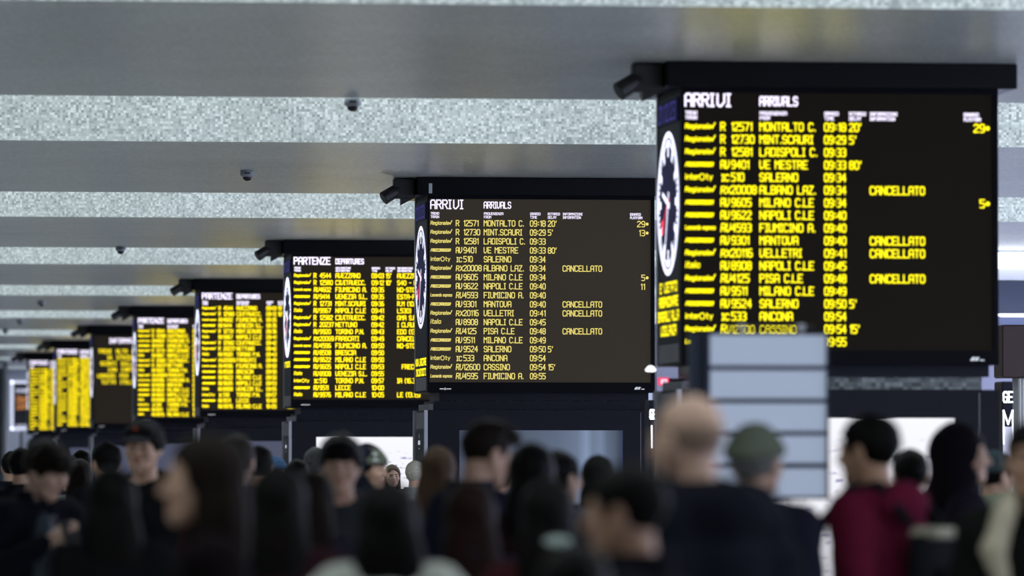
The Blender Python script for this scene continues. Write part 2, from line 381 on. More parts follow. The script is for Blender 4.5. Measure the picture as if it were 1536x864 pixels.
    q1 = lambda u, v: (x-.0045, Y+.5-u, EYE+CZ+v); q2 = lambda u, v: (x-.007, Y+.5-u, EYE+CZ+v); q3 = lambda u, v: (x-.009, Y+.5-u, EYE+CZ+v); q4 = lambda u, v: (x-.011, Y+.5-u, EYE+CZ+v)
    m = MB(); m.tube((x-.004, Y+.5, EYE+CZ), (x+.004, Y+.5, EYE+CZ), CR+.012, n=64)
    face = m.build('clock', mat('clock_face', (.010,.010,.040), .5, spec=.08, emit=(.10,.08,.6), es=.05), root)
    mw = led('led_clock_%s' % ink[0], (.82,.84,1.0), ink[4])
    m = MB(); ring(m, q2, 0, 0, CR-.030, CR+.010); m.build('rim', mw, face)
    m = MB()
    for i in range(60):
        t = 2*math.pi*i/60; big = i % 5 == 0
        r1 = CR-.042; r0 = r1 - (.115 if big else .045); w = .026 if big else .013
        s, c = math.sin(t), math.cos(t)
        m.add([q2(s*r0+c*w, c*r0-s*w), q2(s*r1+c*w, c*r1-s*w), q2(s*r1-c*w, c*r1+s*w), q2(s*r0-c*w, c*r0+s*w)], [(0,3,2,1)])
    m.build('hour_marks', mw, face)
    def hand(name, deg, L, back, w, q, mm, dotr=None):
        t = math.radians(deg); s, c = math.sin(t), math.cos(t); m = MB()
        m.add([q(-s*back+c*w, -c*back-s*w), q(s*L+c*w*.7, c*L-s*w*.7), q(s*L-c*w*.7, c*L+s*w*.7), q(-s*back-c*w, -c*back+s*w)], [(0,3,2,1)])
        if dotr: ring(m, q, s*L, c*L, dotr*.45, dotr, 24)
        m.build(name, mm, face)
    hand('hour_hand', 287, .25, .07, .022, q3, mw)
    hand('minute_hand', 202, .37, .08, .018, q3, mw)
    hand('second_hand', 236, .27, .06, .008, q4, led('led_red_%s' % ink[0], (1,.05,.10), 1.6), .05)
    lines = {4: ["E' VIETATO","ABBANDONARE","BAGAGLI ALLA","VIGILANZA"], 3: ["NON LASCIARE","INCUSTODITI","I BAGAGLI"], 1: ["ATTENZIONE"], 0: []}[side]
    z0 = {4: 1.105, 3: .875, 1: 1.10, 0: 1}[side]
    for i, t in enumerate(lines):
        m = MB(); strokes(m, t, lambda u, v: (x-.0055, Y+.5-u, EYE+v), 0, z0-i*.094, .056, .0155, width=.88*(len(t)/12), align='c'); m.build('notice_line', led('led_yellow_notice', (1.0,.86,.0), 1.5), fl)
    # slim metal edge at the rear corner, blank plates at the bottom of the flank
    MB().box(x-.012, x+.004, Y+BD-.03, Y+BD+.004, Zf, Zc).build('edge_trim', M_SILVER, root)
    MB().box(x-.006, x+.02, Y+.06, Y+BD-.08, Zf+.02, Zf+.14).build('access_plate', M_GREYMET, root)
    return root, x, Y

NEAR = ('near', (1.0,.88,.0), 1.6, 1.6, 1.7)
MID = ('mid', (.95,.80,.20), .92, 1.25, 1.25)
FAR = ('far', (1.0,.78,.0), 1.6, 1.6, 2.2)
specs = [
 (1021.5, 1.006, 'arr', (.0085,.0105), NEAR, 'largest led arrivals board, nearest to the camera, with four yellow lines under its side clock', 4, (.010,.008,.006), .004),
 (641.0, 1.415, 'arr', (.0078,.0092), MID, 'second led arrivals board from the right, sharply in focus, with pale yellow rows', 3, (.035,.03,.026), .022),
 (437.0, 1.815, 'dep', (.0100,.0110), FAR, 'third led board from the right, departures with a running notice column on its right', 1, (.022,.018,.015), .012),
 (300.0, 2.203, 'dep', (.0105,.0115), FAR, 'fourth led board from the right, departures, behind the largest departures board', 0, (.022,.018,.015), .012),
 (204.5, 2.59, 'dep', (.0110,.012), FAR, 'fifth led board from the right, departures, just right of the board with six message lines', 0, (.022,.018,.015), .012),
 (139.5, 2.96, 'info', (.013,.012), FAR, 'led information board with six large yellow message lines and an empty lower half', 0, (.035,.03,.027), .02),
 (84.0, 3.326, 'dep', (.0115,.0125), FAR, 'led departures board just left of the board with six message lines', 0, (.022,.018,.015), .012),
 (43.0, 3.70, 'dep', (.0115,.0125), FAR, 'farthest led departures board at the left end of the row', 0, (.022,.018,.015), .012),
]
ORD = ['nearest', 'second', 'third', 'fourth', 'fifth', 'sixth', 'seventh', 'farthest']
sites = []
for i, (px, K, kind, wt, ink, lab, side, scol, bloom) in enumerate(specs):
    root, x, Y = board(px, K, kind, wt, ink, lab, i == 0, side=side, screen=scol, bloom=bloom)
    sites.append((root, x, Y))

# sticker on the second board's canopy
root, x, Y = sites[1]
MB().box(x+.0, x+.03, Y-.1235, Y-.12, H-.15, H-.06).build('sticker', M_STICK, root)

# pillar cores, twin spotlights and advertising kiosks under each board
def screen_mat(name, c_top, c_bot, es, streak=False, picture=False):
    m = bpy.data.materials.new(name); m.use_nodes = True; nt = m.node_tree; N = nt.nodes.new; L = nt.links.new
    b = nt.nodes['Principled BSDF']; b.inputs['Base Color'].default_value = (.02,.02,.03,1); b.inputs['Roughness'].default_value = .2
    tc = N('ShaderNodeTexCoord'); sx = N('ShaderNodeSeparateXYZ'); L(tc.outputs['Generated'], sx.inputs[0])
    mx = N('ShaderNodeMix'); mx.data_type = 'RGBA'; mx.inputs[6].default_value = (*c_bot,1); mx.inputs[7].default_value = (*c_top,1)
    L(sx.outputs['Z'], mx.inputs[0]); out = mx.outputs[2]
    if streak:
        cr = N('ShaderNodeValToRGB'); e = cr.color_ramp.elements
        e[0].position = 0; e[0].color = (.45,.45,.45,1); e[1].position = 1; e[1].color = (.12,.16,.3,1)
        for p, v in ((.2,.55),(.4,.62),(.6,.8),(.72,1.05),(.775,1.7),(.815,1.1),(.865,1.3),(.905,.75),(.95,.55),(.975,.3)):
            q = e.new(p); q.color = (v,v,v*.98,1)
        L(sx.outputs['X'], cr.inputs[0])
        mm = N('ShaderNodeMix'); mm.data_type = 'RGBA'; mm.blend_type = 'MULTIPLY'; mm.inputs[0].default_value = 1
        L(out, mm.inputs[6]); L(cr.outputs[0], mm.inputs[7]); out = mm.outputs[2]
    if picture:
        mp = N('ShaderNodeMapping'); mp.inputs['Scale'].default_value = (5,1,13); L(tc.outputs['Generated'], mp.inputs[0])
        nz = N('ShaderNodeTexNoise'); nz.inputs['Scale'].default_value = 3; nz.inputs['Detail'].default_value = 6; L(mp.outputs[0], nz.inputs['Vector'])
        r1 = N('ShaderNodeMapRange'); r1.inputs[1].default_value = .57; r1.inputs[2].default_value = .66; L(nz.outputs['Fac'], r1.inputs[0])
        r2 = N('ShaderNodeMapRange'); r2.inputs[1].default_value = .9; r2.inputs[2].default_value = .8; L(sx.outputs['Z'], r2.inputs[0])
        mu = N('ShaderNodeMath'); mu.operation = 'MULTIPLY'; L(r1.outputs[0], mu.inputs[0]); L(r2.outputs[0], mu.inputs[1])
        mm = N('ShaderNodeMix'); mm.data_type = 'RGBA'; mm.inputs[7].default_value = (.22,.18,.42,1); L(mu.outputs[0], mm.inputs[0]); L(out, mm.inputs[6]); out = mm.outputs[2]
    L(out, b.inputs['Emission Color']); b.inputs['Emission Strength'].default_value = es
    return m
S_WHITE = screen_mat('white_advert_screen', (.95,.95,1.0), (.80,.80,.86), 1.0, picture=True)
S_BLUE = screen_mat('satin_blue_screen', (.115,.15,.225), (.15,.21,.34), 1.0, streak=True)
S_DIM = screen_mat('dim_advert_screen', (.07,.075,.12), (.04,.05,.09), 1.0)
S_WHITE2 = S_WHITE
KT = EYE + .46      # top of the kiosk
adv = [('glowing white screen', S_WHITE), ('satin blue screen with vertical sheen', S_BLUE), ('glowing white screen', S_WHITE), ('dim grey blue screen', S_DIM), ('dark screen', S_DIM), ('dark screen', S_DIM), ('dark screen', S_DIM), ('dark screen', S_DIM)]
below = ['the nearest arrivals board', 'the in-focus arrivals board', 'the largest departures board', 'the second largest departures board', 'the fifth board from the right', 'the board of six message lines', 'the seventh board from the right', 'the farthest board']
for i, (root, x, Y) in enumerate(sites):
    core = MB().box(x+.16, x+BW-.08, Y+.14, Y+BD-.14, KT, Zf-.075)
    c = core.build('pillar', M_GRANITE); structure(c)
    if i: MB().box(x+.07, x+BW-.045, Y+.05, Y+BD-.06, KT+.003, Zf-.078).build('lower_skirt', M_NAVY, root)
    # kiosk
    k = thing('advertising_kiosk', 'dark navy kiosk with %s below %s' % (adv[i][0], below[i]), 'kiosk', (x, Y, 0), 'advertising kiosks around the pillar feet')
    b = MB(); b.box(x+.01, x+BW, Y+.03, Y+BD-.03, .12, KT); b.box(x+.04, x+BW-.04, Y+.06, Y+BD-.06, 0, .12)
    for a in ((x, x+.29, .12, KT), (x+BW-.29, x+BW, .12, KT), (x+.29, x+BW-.29, EYE+.30, KT), (x+.29, x+BW-.29, .12, .55)):
        b.box(a[0], a[1], Y-.03, Y+.03, a[2], a[3])
    b.build('body', M_NAVY, k)
    MB().box(x+.26, x+BW-.26, Y-.034, Y-.03, EYE+.276, EYE+.305).build('frame_bar', M_NAVY2, k)
    MB().box(x+.29, x+BW-.29, Y-.005, Y+.03, .55, EYE+.295).build('display', adv[i][1], k)
    MB().box(x+BW-.135, x+BW-.128, Y-.034, Y-.028, .14, KT-.02).build('door_seam', M_GREYMET, k)
    b = MB(); b.box(x-.012, x+.01, Y+.06, Y+BD-.12, .14, KT-.02); b.build('side_panel', M_GREYMET, k)
    b = MB(); b.box(x-.03, x+.0, Y-.03, Y+.02, .12, KT); b.box(x-.03, x+.01, Y+BD-.10, Y+BD-.03, .12, KT); b.build('corner_post', M_SILVER, k)
    b = MB(); b.box(x-.02, x-.012, Y+.12, Y+BD-.18, .2, KT-.17); pl = b.build('information_plate', M_NAVY2, k)
    m = MB()
    for q, (t, z, h) in enumerate((('i', .21, .03), ('#', .15, .045), ('-', .10, .02))):
        strokes(m, t, lambda u, v: (x-.022, Y+.5-u, EYE+v), 0, z, h, .009, 4, align='c')
    m.build('plate_marking', M_WHITEMARK, pl)
    MB().box(x+.10, x+.42, Y+.07, Y+BD-.07, KT, KT+.055).build('grey_block', M_GREYMET, k) if False else MB().box(x+.02, x+.065, Y+.07, Y+BD-.07, KT, KT+.055).build('grey_block', M_GREYMET, k)
    # twin spotlights on the canopy's left end
    for j, dy in enumerate((.12,)):
        sp = thing('spotlight', 'black barrel spotlight on the canopy of %s' % below[i], 'spotlight', (x-.107, Y+dy, H-.02), 'spotlights at the canopy ends')
        a = Vector((x-.107, Y+dy, H-.10))
        br = MB(); br.box(x-.30, x-.108, Y+dy-.07, Y+dy+.07, H-.19, H-.004, .01)
        br.add([(x-.235,Y+dy-.05,H-.19),(x-.12,Y+dy-.05,H-.19),(x-.235,Y+dy-.05,H-.25),(x-.235,Y+dy+.05,H-.19),(x-.12,Y+dy+.05,H-.19),(x-.235,Y+dy+.05,H-.25)], [(0,2,1),(3,4,5),(0,1,4,3),(1,2,5,4),(2,0,3,5)])
        br.build('bracket', M_SPOT, sp)
        d = Vector((-.8,-.22,-.50)).normalized(); c0 = Vector((x-.25, Y+dy-.02, H-.10))
        br = MB(); br.tube(c0, c0+d*.05, .050, .058); br.tube(c0+d*.05, c0+d*.175, .058, .062, n=20); br.build('barrel', M_SPOT, sp, smooth=False)
        br = MB(); br.tube(c0+d*.172, c0+d*.180, .054, .054, n=20); br.build('lens', M_SPOT, sp)

# ------------------------------------------------------------------ ceiling cameras
cams = [(529, 148, 'largest grey ceiling dome camera near the pale mosaic band'), (371, 256, 'grey ceiling dome camera with twin windows, lower left of the largest one'), (181, 369.8, 'small dark ceiling dome camera over the third pale band'),
        (62, 451.5, 'tiny ceiling dome camera left of the fourth canopy'), (30, 478.8, 'second farthest tiny ceiling dome camera'), (8, 493.6, 'farthest tiny ceiling dome camera at the left edge')]
for px, py, lab in cams:
    p = on_z(px, py, H)
    c = thing('dome_camera', lab, 'camera', (p.x, p.y, H), 'dome cameras under the beams')
    MB().lathe((p.x, p.y, H), [(.0,0),(.060,0),(.062,-.03),(.060,-.045),(.042,-.056)]).build('shell', M_CAMG, c, True)
    MB().lathe((p.x, p.y, H), [(.041,-.05),(.040,-.066),(.033,-.082),(.018,-.091),(.002,-.093)]).build('dome', M_CAMD, c, True)
    MB().box(p.x-.03, p.x+.02, p.y-.064, p.y-.058, H-.030, H-.018).build('vent_slot', M_SPOT, c)

# ------------------------------------------------------------------ information rack with five pale panels
YR = 25.0
def rk(px, py, dy=0.0):
    p = at(px, py, YR); return Vector((p.x, p.y + dy, p.z))
a = rk(1061, 499); b_ = rk(1243, 749)
r = thing('panel_rack', 'blue black stand holding five pale glowing panels, in front of the nearest board', 'display stand', ((a.x+b_.x)/2, YR, 0))
fx0, fx1, fz0, fz1 = a.x, b_.x, b_.z, a.z
m = MB(); fw = .010
m.box(fx0-.012, fx0+fw, YR-.015, YR+.05, fz0, fz1); m.box(fx1-fw, fx1, YR-.015, YR+.05, fz0, fz1)
rows = [(502,548.5),(555,598),(604.5,647),(653,695),(702,745)]
zs = [(rk(1150, p).z, rk(1150, q).z) for p, q in rows]
m.box(fx0, fx1, YR-.015, YR+.05, zs[0][0], fz1)
for (t0, b0), (t1, b1) in zip(zs[:-1], zs[1:]): m.box(fx0, fx1, YR-.015, YR+.05, t1, b0)
m.box(fx0, fx1, YR-.015, YR+.05, fz0, zs[4][1]); m.box(fx0, fx1, YR+.04, YR+.06, fz0, fz1)
m.build('frame', M_PFRAME, r)
for t, b0 in zs: MB().box(fx0+fw+.001, fx1-fw-.001, YR, YR+.038, b0+.001, t-.001).build('pale_panel', M_PANEL, r)
MB().box(fx0-.075, fx0-.013, YR+.02, YR+.07, fz0+.1, fz1).build('side_upright', M_PFRAME, r)
zb = rk(1150, 491).z
m = MB(); m.tube((rk(1090,490).x, YR+.02, zb), (rk(1222,489).x, YR+.02, zb), .009); m.build('top_bar', M_SPOT, r)
for px in (1113, 1202):
    q = rk(px, 492); m = MB()
    m.tube((q.x+.012, YR-.012, zb+.012), (q.x-.006, YR-.012, fz1-.004), .010, .007, 12); m.tube((q.x-.02, YR+.018, zb-.002), (q.x+.02, YR+.018, zb-.002), .015, n=14)
    m.build('clamp', M_SILVER, r)
m = MB(); m.tube(((fx0+fx1)/2, YR+.1, .03), ((fx0+fx1)/2, YR+.1, fz1-.1), .025); m.box((fx0+fx1)/2-.02, (fx0+fx1)/2+.02, YR+.055, YR+.1, fz1-.4, fz1-.3); m.build('pole', M_PFRAME, r)
m = MB(); m.lathe(((fx0+fx1)/2, YR+.1, 0), [(.05,.06),(.06,.03),(.30,.02),(.30,0)], 32); m.build('base_plate', M_PFRAME, r)
m = MB(); q = rk(1186, 749)
pts = [(0,0),(.004,-.02),(-.004,-.035),(-.022,-.045)]
for (u0,v0),(u1,v1) in zip(pts[:-1],pts[1:]): m.tube((q.x+u0, YR+.03, q.z+v0), (q.x+u1, YR+.03, q.z+v1), .003, n=8)
m.build('loose_cable', M_SPOT, r)

# ------------------------------------------------------------------ small fittings on the nearest pillar
root1, x1, Y1b = sites[0]
Yx = Y1b + 1.05
p0 = at(988, 578, Yx); p1 = at(1003, 566.5, Yx); pg = at(1036, 566.5, Yx)
e = thing('exit_sign', 'small lit red sign on a grey arm left of the bald man', 'sign', (p0.x, Yx, p0.z))
MB().box(p0.x, p1.x, Yx-.01, Yx+.03, p0.z, p1.z).build('red_face', M_REDBOX, e)
m = MB(); strokes(m, 'USCITA', lambda u, v: (p0.x+u, Yx-.013, p0.z+v), .012, .012, .026, .005, width=.042); m.build('lettering', M_WHITEMARK, e)
MB().box(p1.x+.002, x1+.2, Yx-.0, Yx+.05, p0.z+.006, p1.z-.004).build('arm', M_GREYMET, e)
pl = at(976, 555, Yx)
e = thing('emergency_lamp', 'small white dome lamp at the rear corner of the nearest board', 'lamp', (pl.x, Yx, pl.z))
MB().lathe((pl.x, Yx, pl.z), [(.006,.03),(.022,.022),(.036,.004),(.036,-.008),(.02,-.012)]).build('shade', M_WLIT, e, True)
MB().tube((pl.x, Yx, pl.z+.025), (x1+.01, Yx, pl.z+.03), .006).build('bracket', M_SPOT, e)

# lit letter column standing between the first and second pillars
def letter_column(px0, px1, Y, top, bot, label, letters, lit_from):
    a = at(px0, top, Y); b = at(px1, bot, Y)
    t = thing('letter_column', label, 'sign', (a.x, Y, 0))
    MB().box(a.x, b.x, Y, Y+.3, 0, a.z, .01).build('column_body', M_NAVY2, t)
    for txt, py0, py1 in letters:
        z0 = at(px0, py1, Y).z; z1 = at(px0, py0, Y).z
        m = MB(); strokes(m, txt, lambda u, v: (a.x+u, Y-.004, v), (b.x-a.x)*.12, z0, z1-z0, (b.x-a.x)*.13, width=(b.x-a.x)*.76)
        m.build('lettering', M_WLIT, t)
    z1 = at(px0, lit_from, Y).z
    MB().box(a.x+(b.x-a.x)*.05, a.x+(b.x-a.x)*.92, Y-.003, Y, .3, z1).build('lit_panel', mat('pale_lit_panel', (.6,.6,.7), .5, emit=(.62,.62,.85), es=.75), t)
letter_column(1503, 1521, 44.0, 572, 700, 'slim dark column with white capital letters at the right edge', [('GE', 588, 603), ('M', 616, 666)], 640)
t = at(973.5, 612, 45.0)
e = thing('letter_column', 'narrow dark column with white letters just right of the in-focus board', 'sign', (t.x, 45, 0))
q0 = at(974, 600, 45.0); q1 = at(985, 700, 45.0)
MB().box(q0.x, q1.x, 45, 45.25, 0, q0.z, .005).build('column_body', M_NAVY2, e)
z0 = at(975, 628, 45).z; z1 = at(975, 615, 45).z
m = MB(); strokes(m, 'GE', lambda u, v: (q0.x+u, 44.996, v), .006, z0, z1-z0, .011, width=.044); m.build('lettering', M_WLIT, e)
MB().box(q0.x+.012, q0.x+.024, 44.995, 45, at(0,672,45).z, at(0,637,45).z).build('light_strip', M_WLIT, e)

# ------------------------------------------------------------------ right background: lit bulkhead, dark fascia, maroon box, pale posts
YB = 68.0
def bx(name, px0, px1, py0, py1, Y, th, m, kind=True):
    a = at(px0, py0, Y); b = at(px1, py1, Y)
    o = MB().box(a.x, b.x, Y, Y+th, b.z, a.z).build(name, m)
    if kind: structure(o)
    return o
bx('trim_20', 1440, 1800, 403, 421, YB, .5, mat('pale_bulkhead', (.62,.64,.72), .5, var=.05, vscale=2))
bx('trim_21', 1440, 1800, 421, 470, YB+.2, .4, mat('blue_fascia', (.045,.06,.11), .35, var=.25, vscale=1.5))
bx('trim_22', 1440, 1800, 475, 488, YB+.2, .4, mat('blue_fascia_low', (.13,.16,.30), .45, var=.1, vscale=2))
o = bx('ceiling_light', 1440, 1800, 378, 402, YB-.2, .5, M_WLIT, False); tag(o, 'broad white light band beside the nearest board', 'light')
o = bx('strip_light', 1440, 1800, 470.3, 473.6, YB-.05, .2, M_WLIT, False); tag(o, 'thin white light line under the blue fascia at the right edge', 'light')
a = at(1503, 487, 48.0); b = at(1600, 567, 48.0)
s = thing('post_sign', 'dark maroon box sign on pale posts at the right edge', 'sign', (a.x, 48, b.z))
mm = mat('maroon_box', (.035,.014,.018), .5, var=.1, vscale=3)
MB().box(a.x, b.x, 48, 48.35, b.z, a.z, .012).build('box', mm, s)
for i, (p, q, c) in enumerate(((1527, 1532, (.50,.50,.52)), (1533, 1560, (.62,.62,.62)))):
    a = at(p, 566, 48.05); b = at(q, 700, 48.05)
    o = MB().box(a.x, b.x, 48.03+.02*i, 48.3, 0, a.z, .01).build('post', mat('pale_post_%d' % i, c, .6, var=.05, vscale=4), s)
YW = 76.0
bx('wall_right_far', 985, 1800, 486, 760, YW, .4, mat('violet_grey_wall', (.30,.30,.42), .6, var=.06, vscale=1))
# grey wall and columns at the far left
a = at(13, 540, 160.0); b = at(70, 760, 160.0)
structure(MB().box(a.x, b.x+6, 160, 160.4, 0, H).build('trim_26', mat('blue_grey_wall', (.36,.38,.46), .7, var=.05, vscale=.8)))
a = at(4, 540, 150.0); b = at(13, 540, 150.0)
structure(MB().tube(((a.x+b.x)/2, 150, 0), ((a.x+b.x)/2, 150, H), (b.x-a.x)/2, n=24).build('trim_27', mat('grey_column', (.33,.34,.35), .6, var=.06, vscale=2), None, True))
a = at(-60, 551, 156.0); b = at(4, 760, 156.0)
structure(MB().box(a.x, b.x, 156, 156.4, 0, a.z).build('trim_28', mat('dark_green_wall', (.02,.03,.032), .6, var=.1, vscale=1)))
# framed advert
Yu = 152.0
a = at(16, 571, Yu); b = at(50, 645, Yu)
s = thing('light_box', 'dark advert in a glowing white frame left of the farthest board', 'sign', (a.x, Yu, 0))
m = MB(); fw = .075
for c in ((a.x, a.x+fw, b.z, a.z), (b.x-fw, b.x, b.z, a.z), (a.x, b.x, a.z-fw, a.z), (a.x, b.x, b.z, b.z+fw)): m.box(c[0], c[1], Yu-.04, Yu+.08, c[2], c[3])
m.build('frame', mat('glowing_white_frame', (.8,.8,.85), .5, emit=(.75,.8,1), es=.75), s)
pn = MB().box(a.x+.02, b.x-.02, Yu-.005, Yu+.06, b.z+.02, a.z-.02).build('poster', mat('dark_poster', (.02,.02,.03), .4, var=.1), s)
pu = lambda u, v: (a.x+u, Yu-.01, a.z-v)
for t, v, h, mt in (('IN ARRIVO', .23, .07, led('poster_white', (.6,.62,.8), .7)), ('ORA', .43, .13, led('poster_orange', (.7,.28,.08), .7)), ('TAXI', .62, .13, led('poster_orange', (.7,.28,.08), .7)), ('Uber', 1.18, .17, led('poster_white', (.6,.62,.8), .7))):
    m = MB(); strokes(m, t, pu, .155, v, h, .034, width=.36); m.build('poster_lettering', mt, pn)
MB().box(a.x+.25, a.x+.32, Yu, Yu+.05, 0, b.z).build('leg', M_SPOT, s)

# ------------------------------------------------------------------ signed-distance modelling kit (people)
def smin(a, b, k):
    if k <= 0: return np.minimum(a, b)
    h = np.clip(.5 + .5*(b-a)/k, 0, 1)
    return b + (a-b)*h - k*h*(1-h)
def cone(P, a, b, r0, r1):
    a = np.asarray(a, float); b = np.asarray(b, float); ba = b - a
    L2 = max(float(ba @ ba), 1e-12)
    q = P - a
    t = np.clip((q @ ba) / L2, 0, 1)
    return np.sqrt(((q - t[..., None]*ba)**2).sum(-1)) - (r0 + (r1-r0)*t)
def ell(P, c, r):
    q = (P - np.asarray(c, float)) / np.asarray(r, float)
    k0 = np.sqrt((q**2).sum(-1)) + 1e-9
    k1 = np.sqrt(((q / np.asarray(r, float))**2).sum(-1)) + 1e-9
    return k0*(k0-1)/k1
def sph(P, c, r): return np.sqrt(((P - np.asarray(c, float))**2).sum(-1)) - r
def nz(P, f, seed=0):
    x, y, z = P[..., 0]*f+seed*1.7, P[..., 1]*f+seed*2.3, P[..., 2]*f+seed*.9
    return (np.sin(x+1.3*np.sin(y*1.1+.5))+np.sin(y*1.2+1.1*np.sin(z*.9))+np.sin(z*1.1+1.2*np.sin(x*1.3)))/3
def axis(segs):
    """segs: (start, end, step) consecutive, gives a rectilinear axis"""
    out = []
    for a, b, h in segs:
        n = max(2, int(math.ceil((b-a)/h)))
        out += list(np.linspace(a, b, n, endpoint=False))
    return np.array(out + [segs[-1][1]])
def nets(f, xs, ys, zs):
    P = np.stack(np.meshgrid(xs, ys, zs, indexing='ij'), -1)
    D = f(P)
    nx, ny, nzz = D.shape
    S = D < 0
    cnt = np.zeros((nx-1, ny-1, nzz-1), np.int32)
    for i in (0,1):
        for j in (0,1):
            for k in (0,1): cnt += S[i:nx-1+i, j:ny-1+j, k:nzz-1+k]
    act = (cnt > 0) & (cnt < 8)
    if not act.any(): return np.zeros((0,3)), []
    idx = -np.ones(act.shape, np.int64); I, J, K = np.nonzero(act); idx[act] = np.arange(len(I))
    acc = np.zeros((len(I), 3)); n = np.zeros(len(I))
    corners = [(i,j,k) for i in (0,1) for j in (0,1) for k in (0,1)]
    for c in corners:
        for ax in range(3):
            if c[ax]: continue
            d = list(c); d[ax] = 1
            A = (I+c[0], J+c[1], K+c[2]); B = (I+d[0], J+d[1], K+d[2])
            da, db = D[A], D[B]; m = (da < 0) != (db < 0)
            t = np.where(m, da/np.where(m, da-db, 1), 0)
            pt = P[A] + (P[B]-P[A])*t[:, None]
            acc[m] += pt[m]; n[m] += 1
    V = acc / n[:, None]
    Q = []
    for ax in range(3):
        u, v = (ax+1) % 3, (ax+2) % 3
        s0 = [slice(None)]*3; s1 = [slice(None)]*3
        s0[ax] = slice(0, -1); s1[ax] = slice(1, None)
        for q in (u, v): s0[q] = slice(1, -1); s1[q] = slice(1, -1)
        a, b = S[tuple(s0)], S[tuple(s1)]
        e = np.argwhere(a != b)
        if not len(e): continue
        flip = a[tuple(e.T)]
        e[:, u] += 1; e[:, v] += 1
        def cell(du, dv):
            c = e.copy(); c[:, u] -= du; c[:, v] -= dv; return idx[c[:,0], c[:,1], c[:,2]]
        q = np.stack([cell(1,1), cell(0,1), cell(0,0), cell(1,0)], 1)
        q[~flip] = q[~flip][:, ::-1]
        Q.append(q)
    Q = np.concatenate(Q); Q = Q[(Q >= 0).all(1)]
    return V, Q
def sdf_obj(name, f, xs, ys, zs, m, parent=None, scale=1.0, mats2=None):
    V, Q = nets(f, xs, ys, zs)
    me = bpy.data.meshes.new(name)
    V = V*scale
    me.vertices.add(len(V)); me.vertices.foreach_set('co', V.astype(np.float32).ravel())
    me.loops.add(len(Q)*4); me.loops.foreach_set('vertex_index', Q.astype(np.int32).ravel())
    me.polygons.add(len(Q)); me.polygons.foreach_set('loop_start', np.arange(0, len(Q)*4, 4, dtype=np.int32))
    try: me.polygons.foreach_set('loop_total', np.full(len(Q), 4, np.int32))
    except Exception: pass
    me.update(calc_edges=True); me.validate()
    me.materials.append(m)
    if mats2:
        cen = V[Q].mean(1)/scale
        for mm, test in mats2:
            me.materials.append(mm); ix = len(me.materials)-1
            for i in np.nonzero(test(cen))[0]: me.polygons[int(i)].material_index = ix
    me.shade_smooth()
    o = bpy.data.objects.new(name, me); COL.objects.link(o)
    if parent: o.parent = parent
    return o

SKIN = {'pale': (.50,.31,.23), 'fair': (.44,.26,.18), 'tan': (.34,.19,.12), 'dark': (.2,.11,.07)}
def skin(k): return mat('skin_'+k, SKIN[k], .5, var=.10, vscale=14)
def lips(k): return mat('lips_'+k, tuple(c*f for c, f in zip(SKIN[k], (.82,.58,.58))), .4)
def hairm(name, c): return mat('hair_'+name, c, .5, spec=.05, var=.45, vscale=60, bump=.5)
def cloth(name, c, rough=.85): return mat('cloth_'+name, c, rough, spec=.03, var=.18, vscale=35, bump=.25)
HAIR = {'black': (.004,.0035,.0035), 'darkbrown': (.010,.0065,.005), 'brown': (.045,.026,.017), 'redbrown': (.010,.0042,.0034), 'blonde': (.20,.14,.08), 'grey': (.12,.12,.12), 'white': (.45,.42,.36), 'stubble': (.27,.185,.14), 'ash': (.10,.075,.055)}
M_EYE = mat('eye_white', (.62,.6,.58), .2); M_IRIS = mat('iris', (.02,.012,.008), .1)

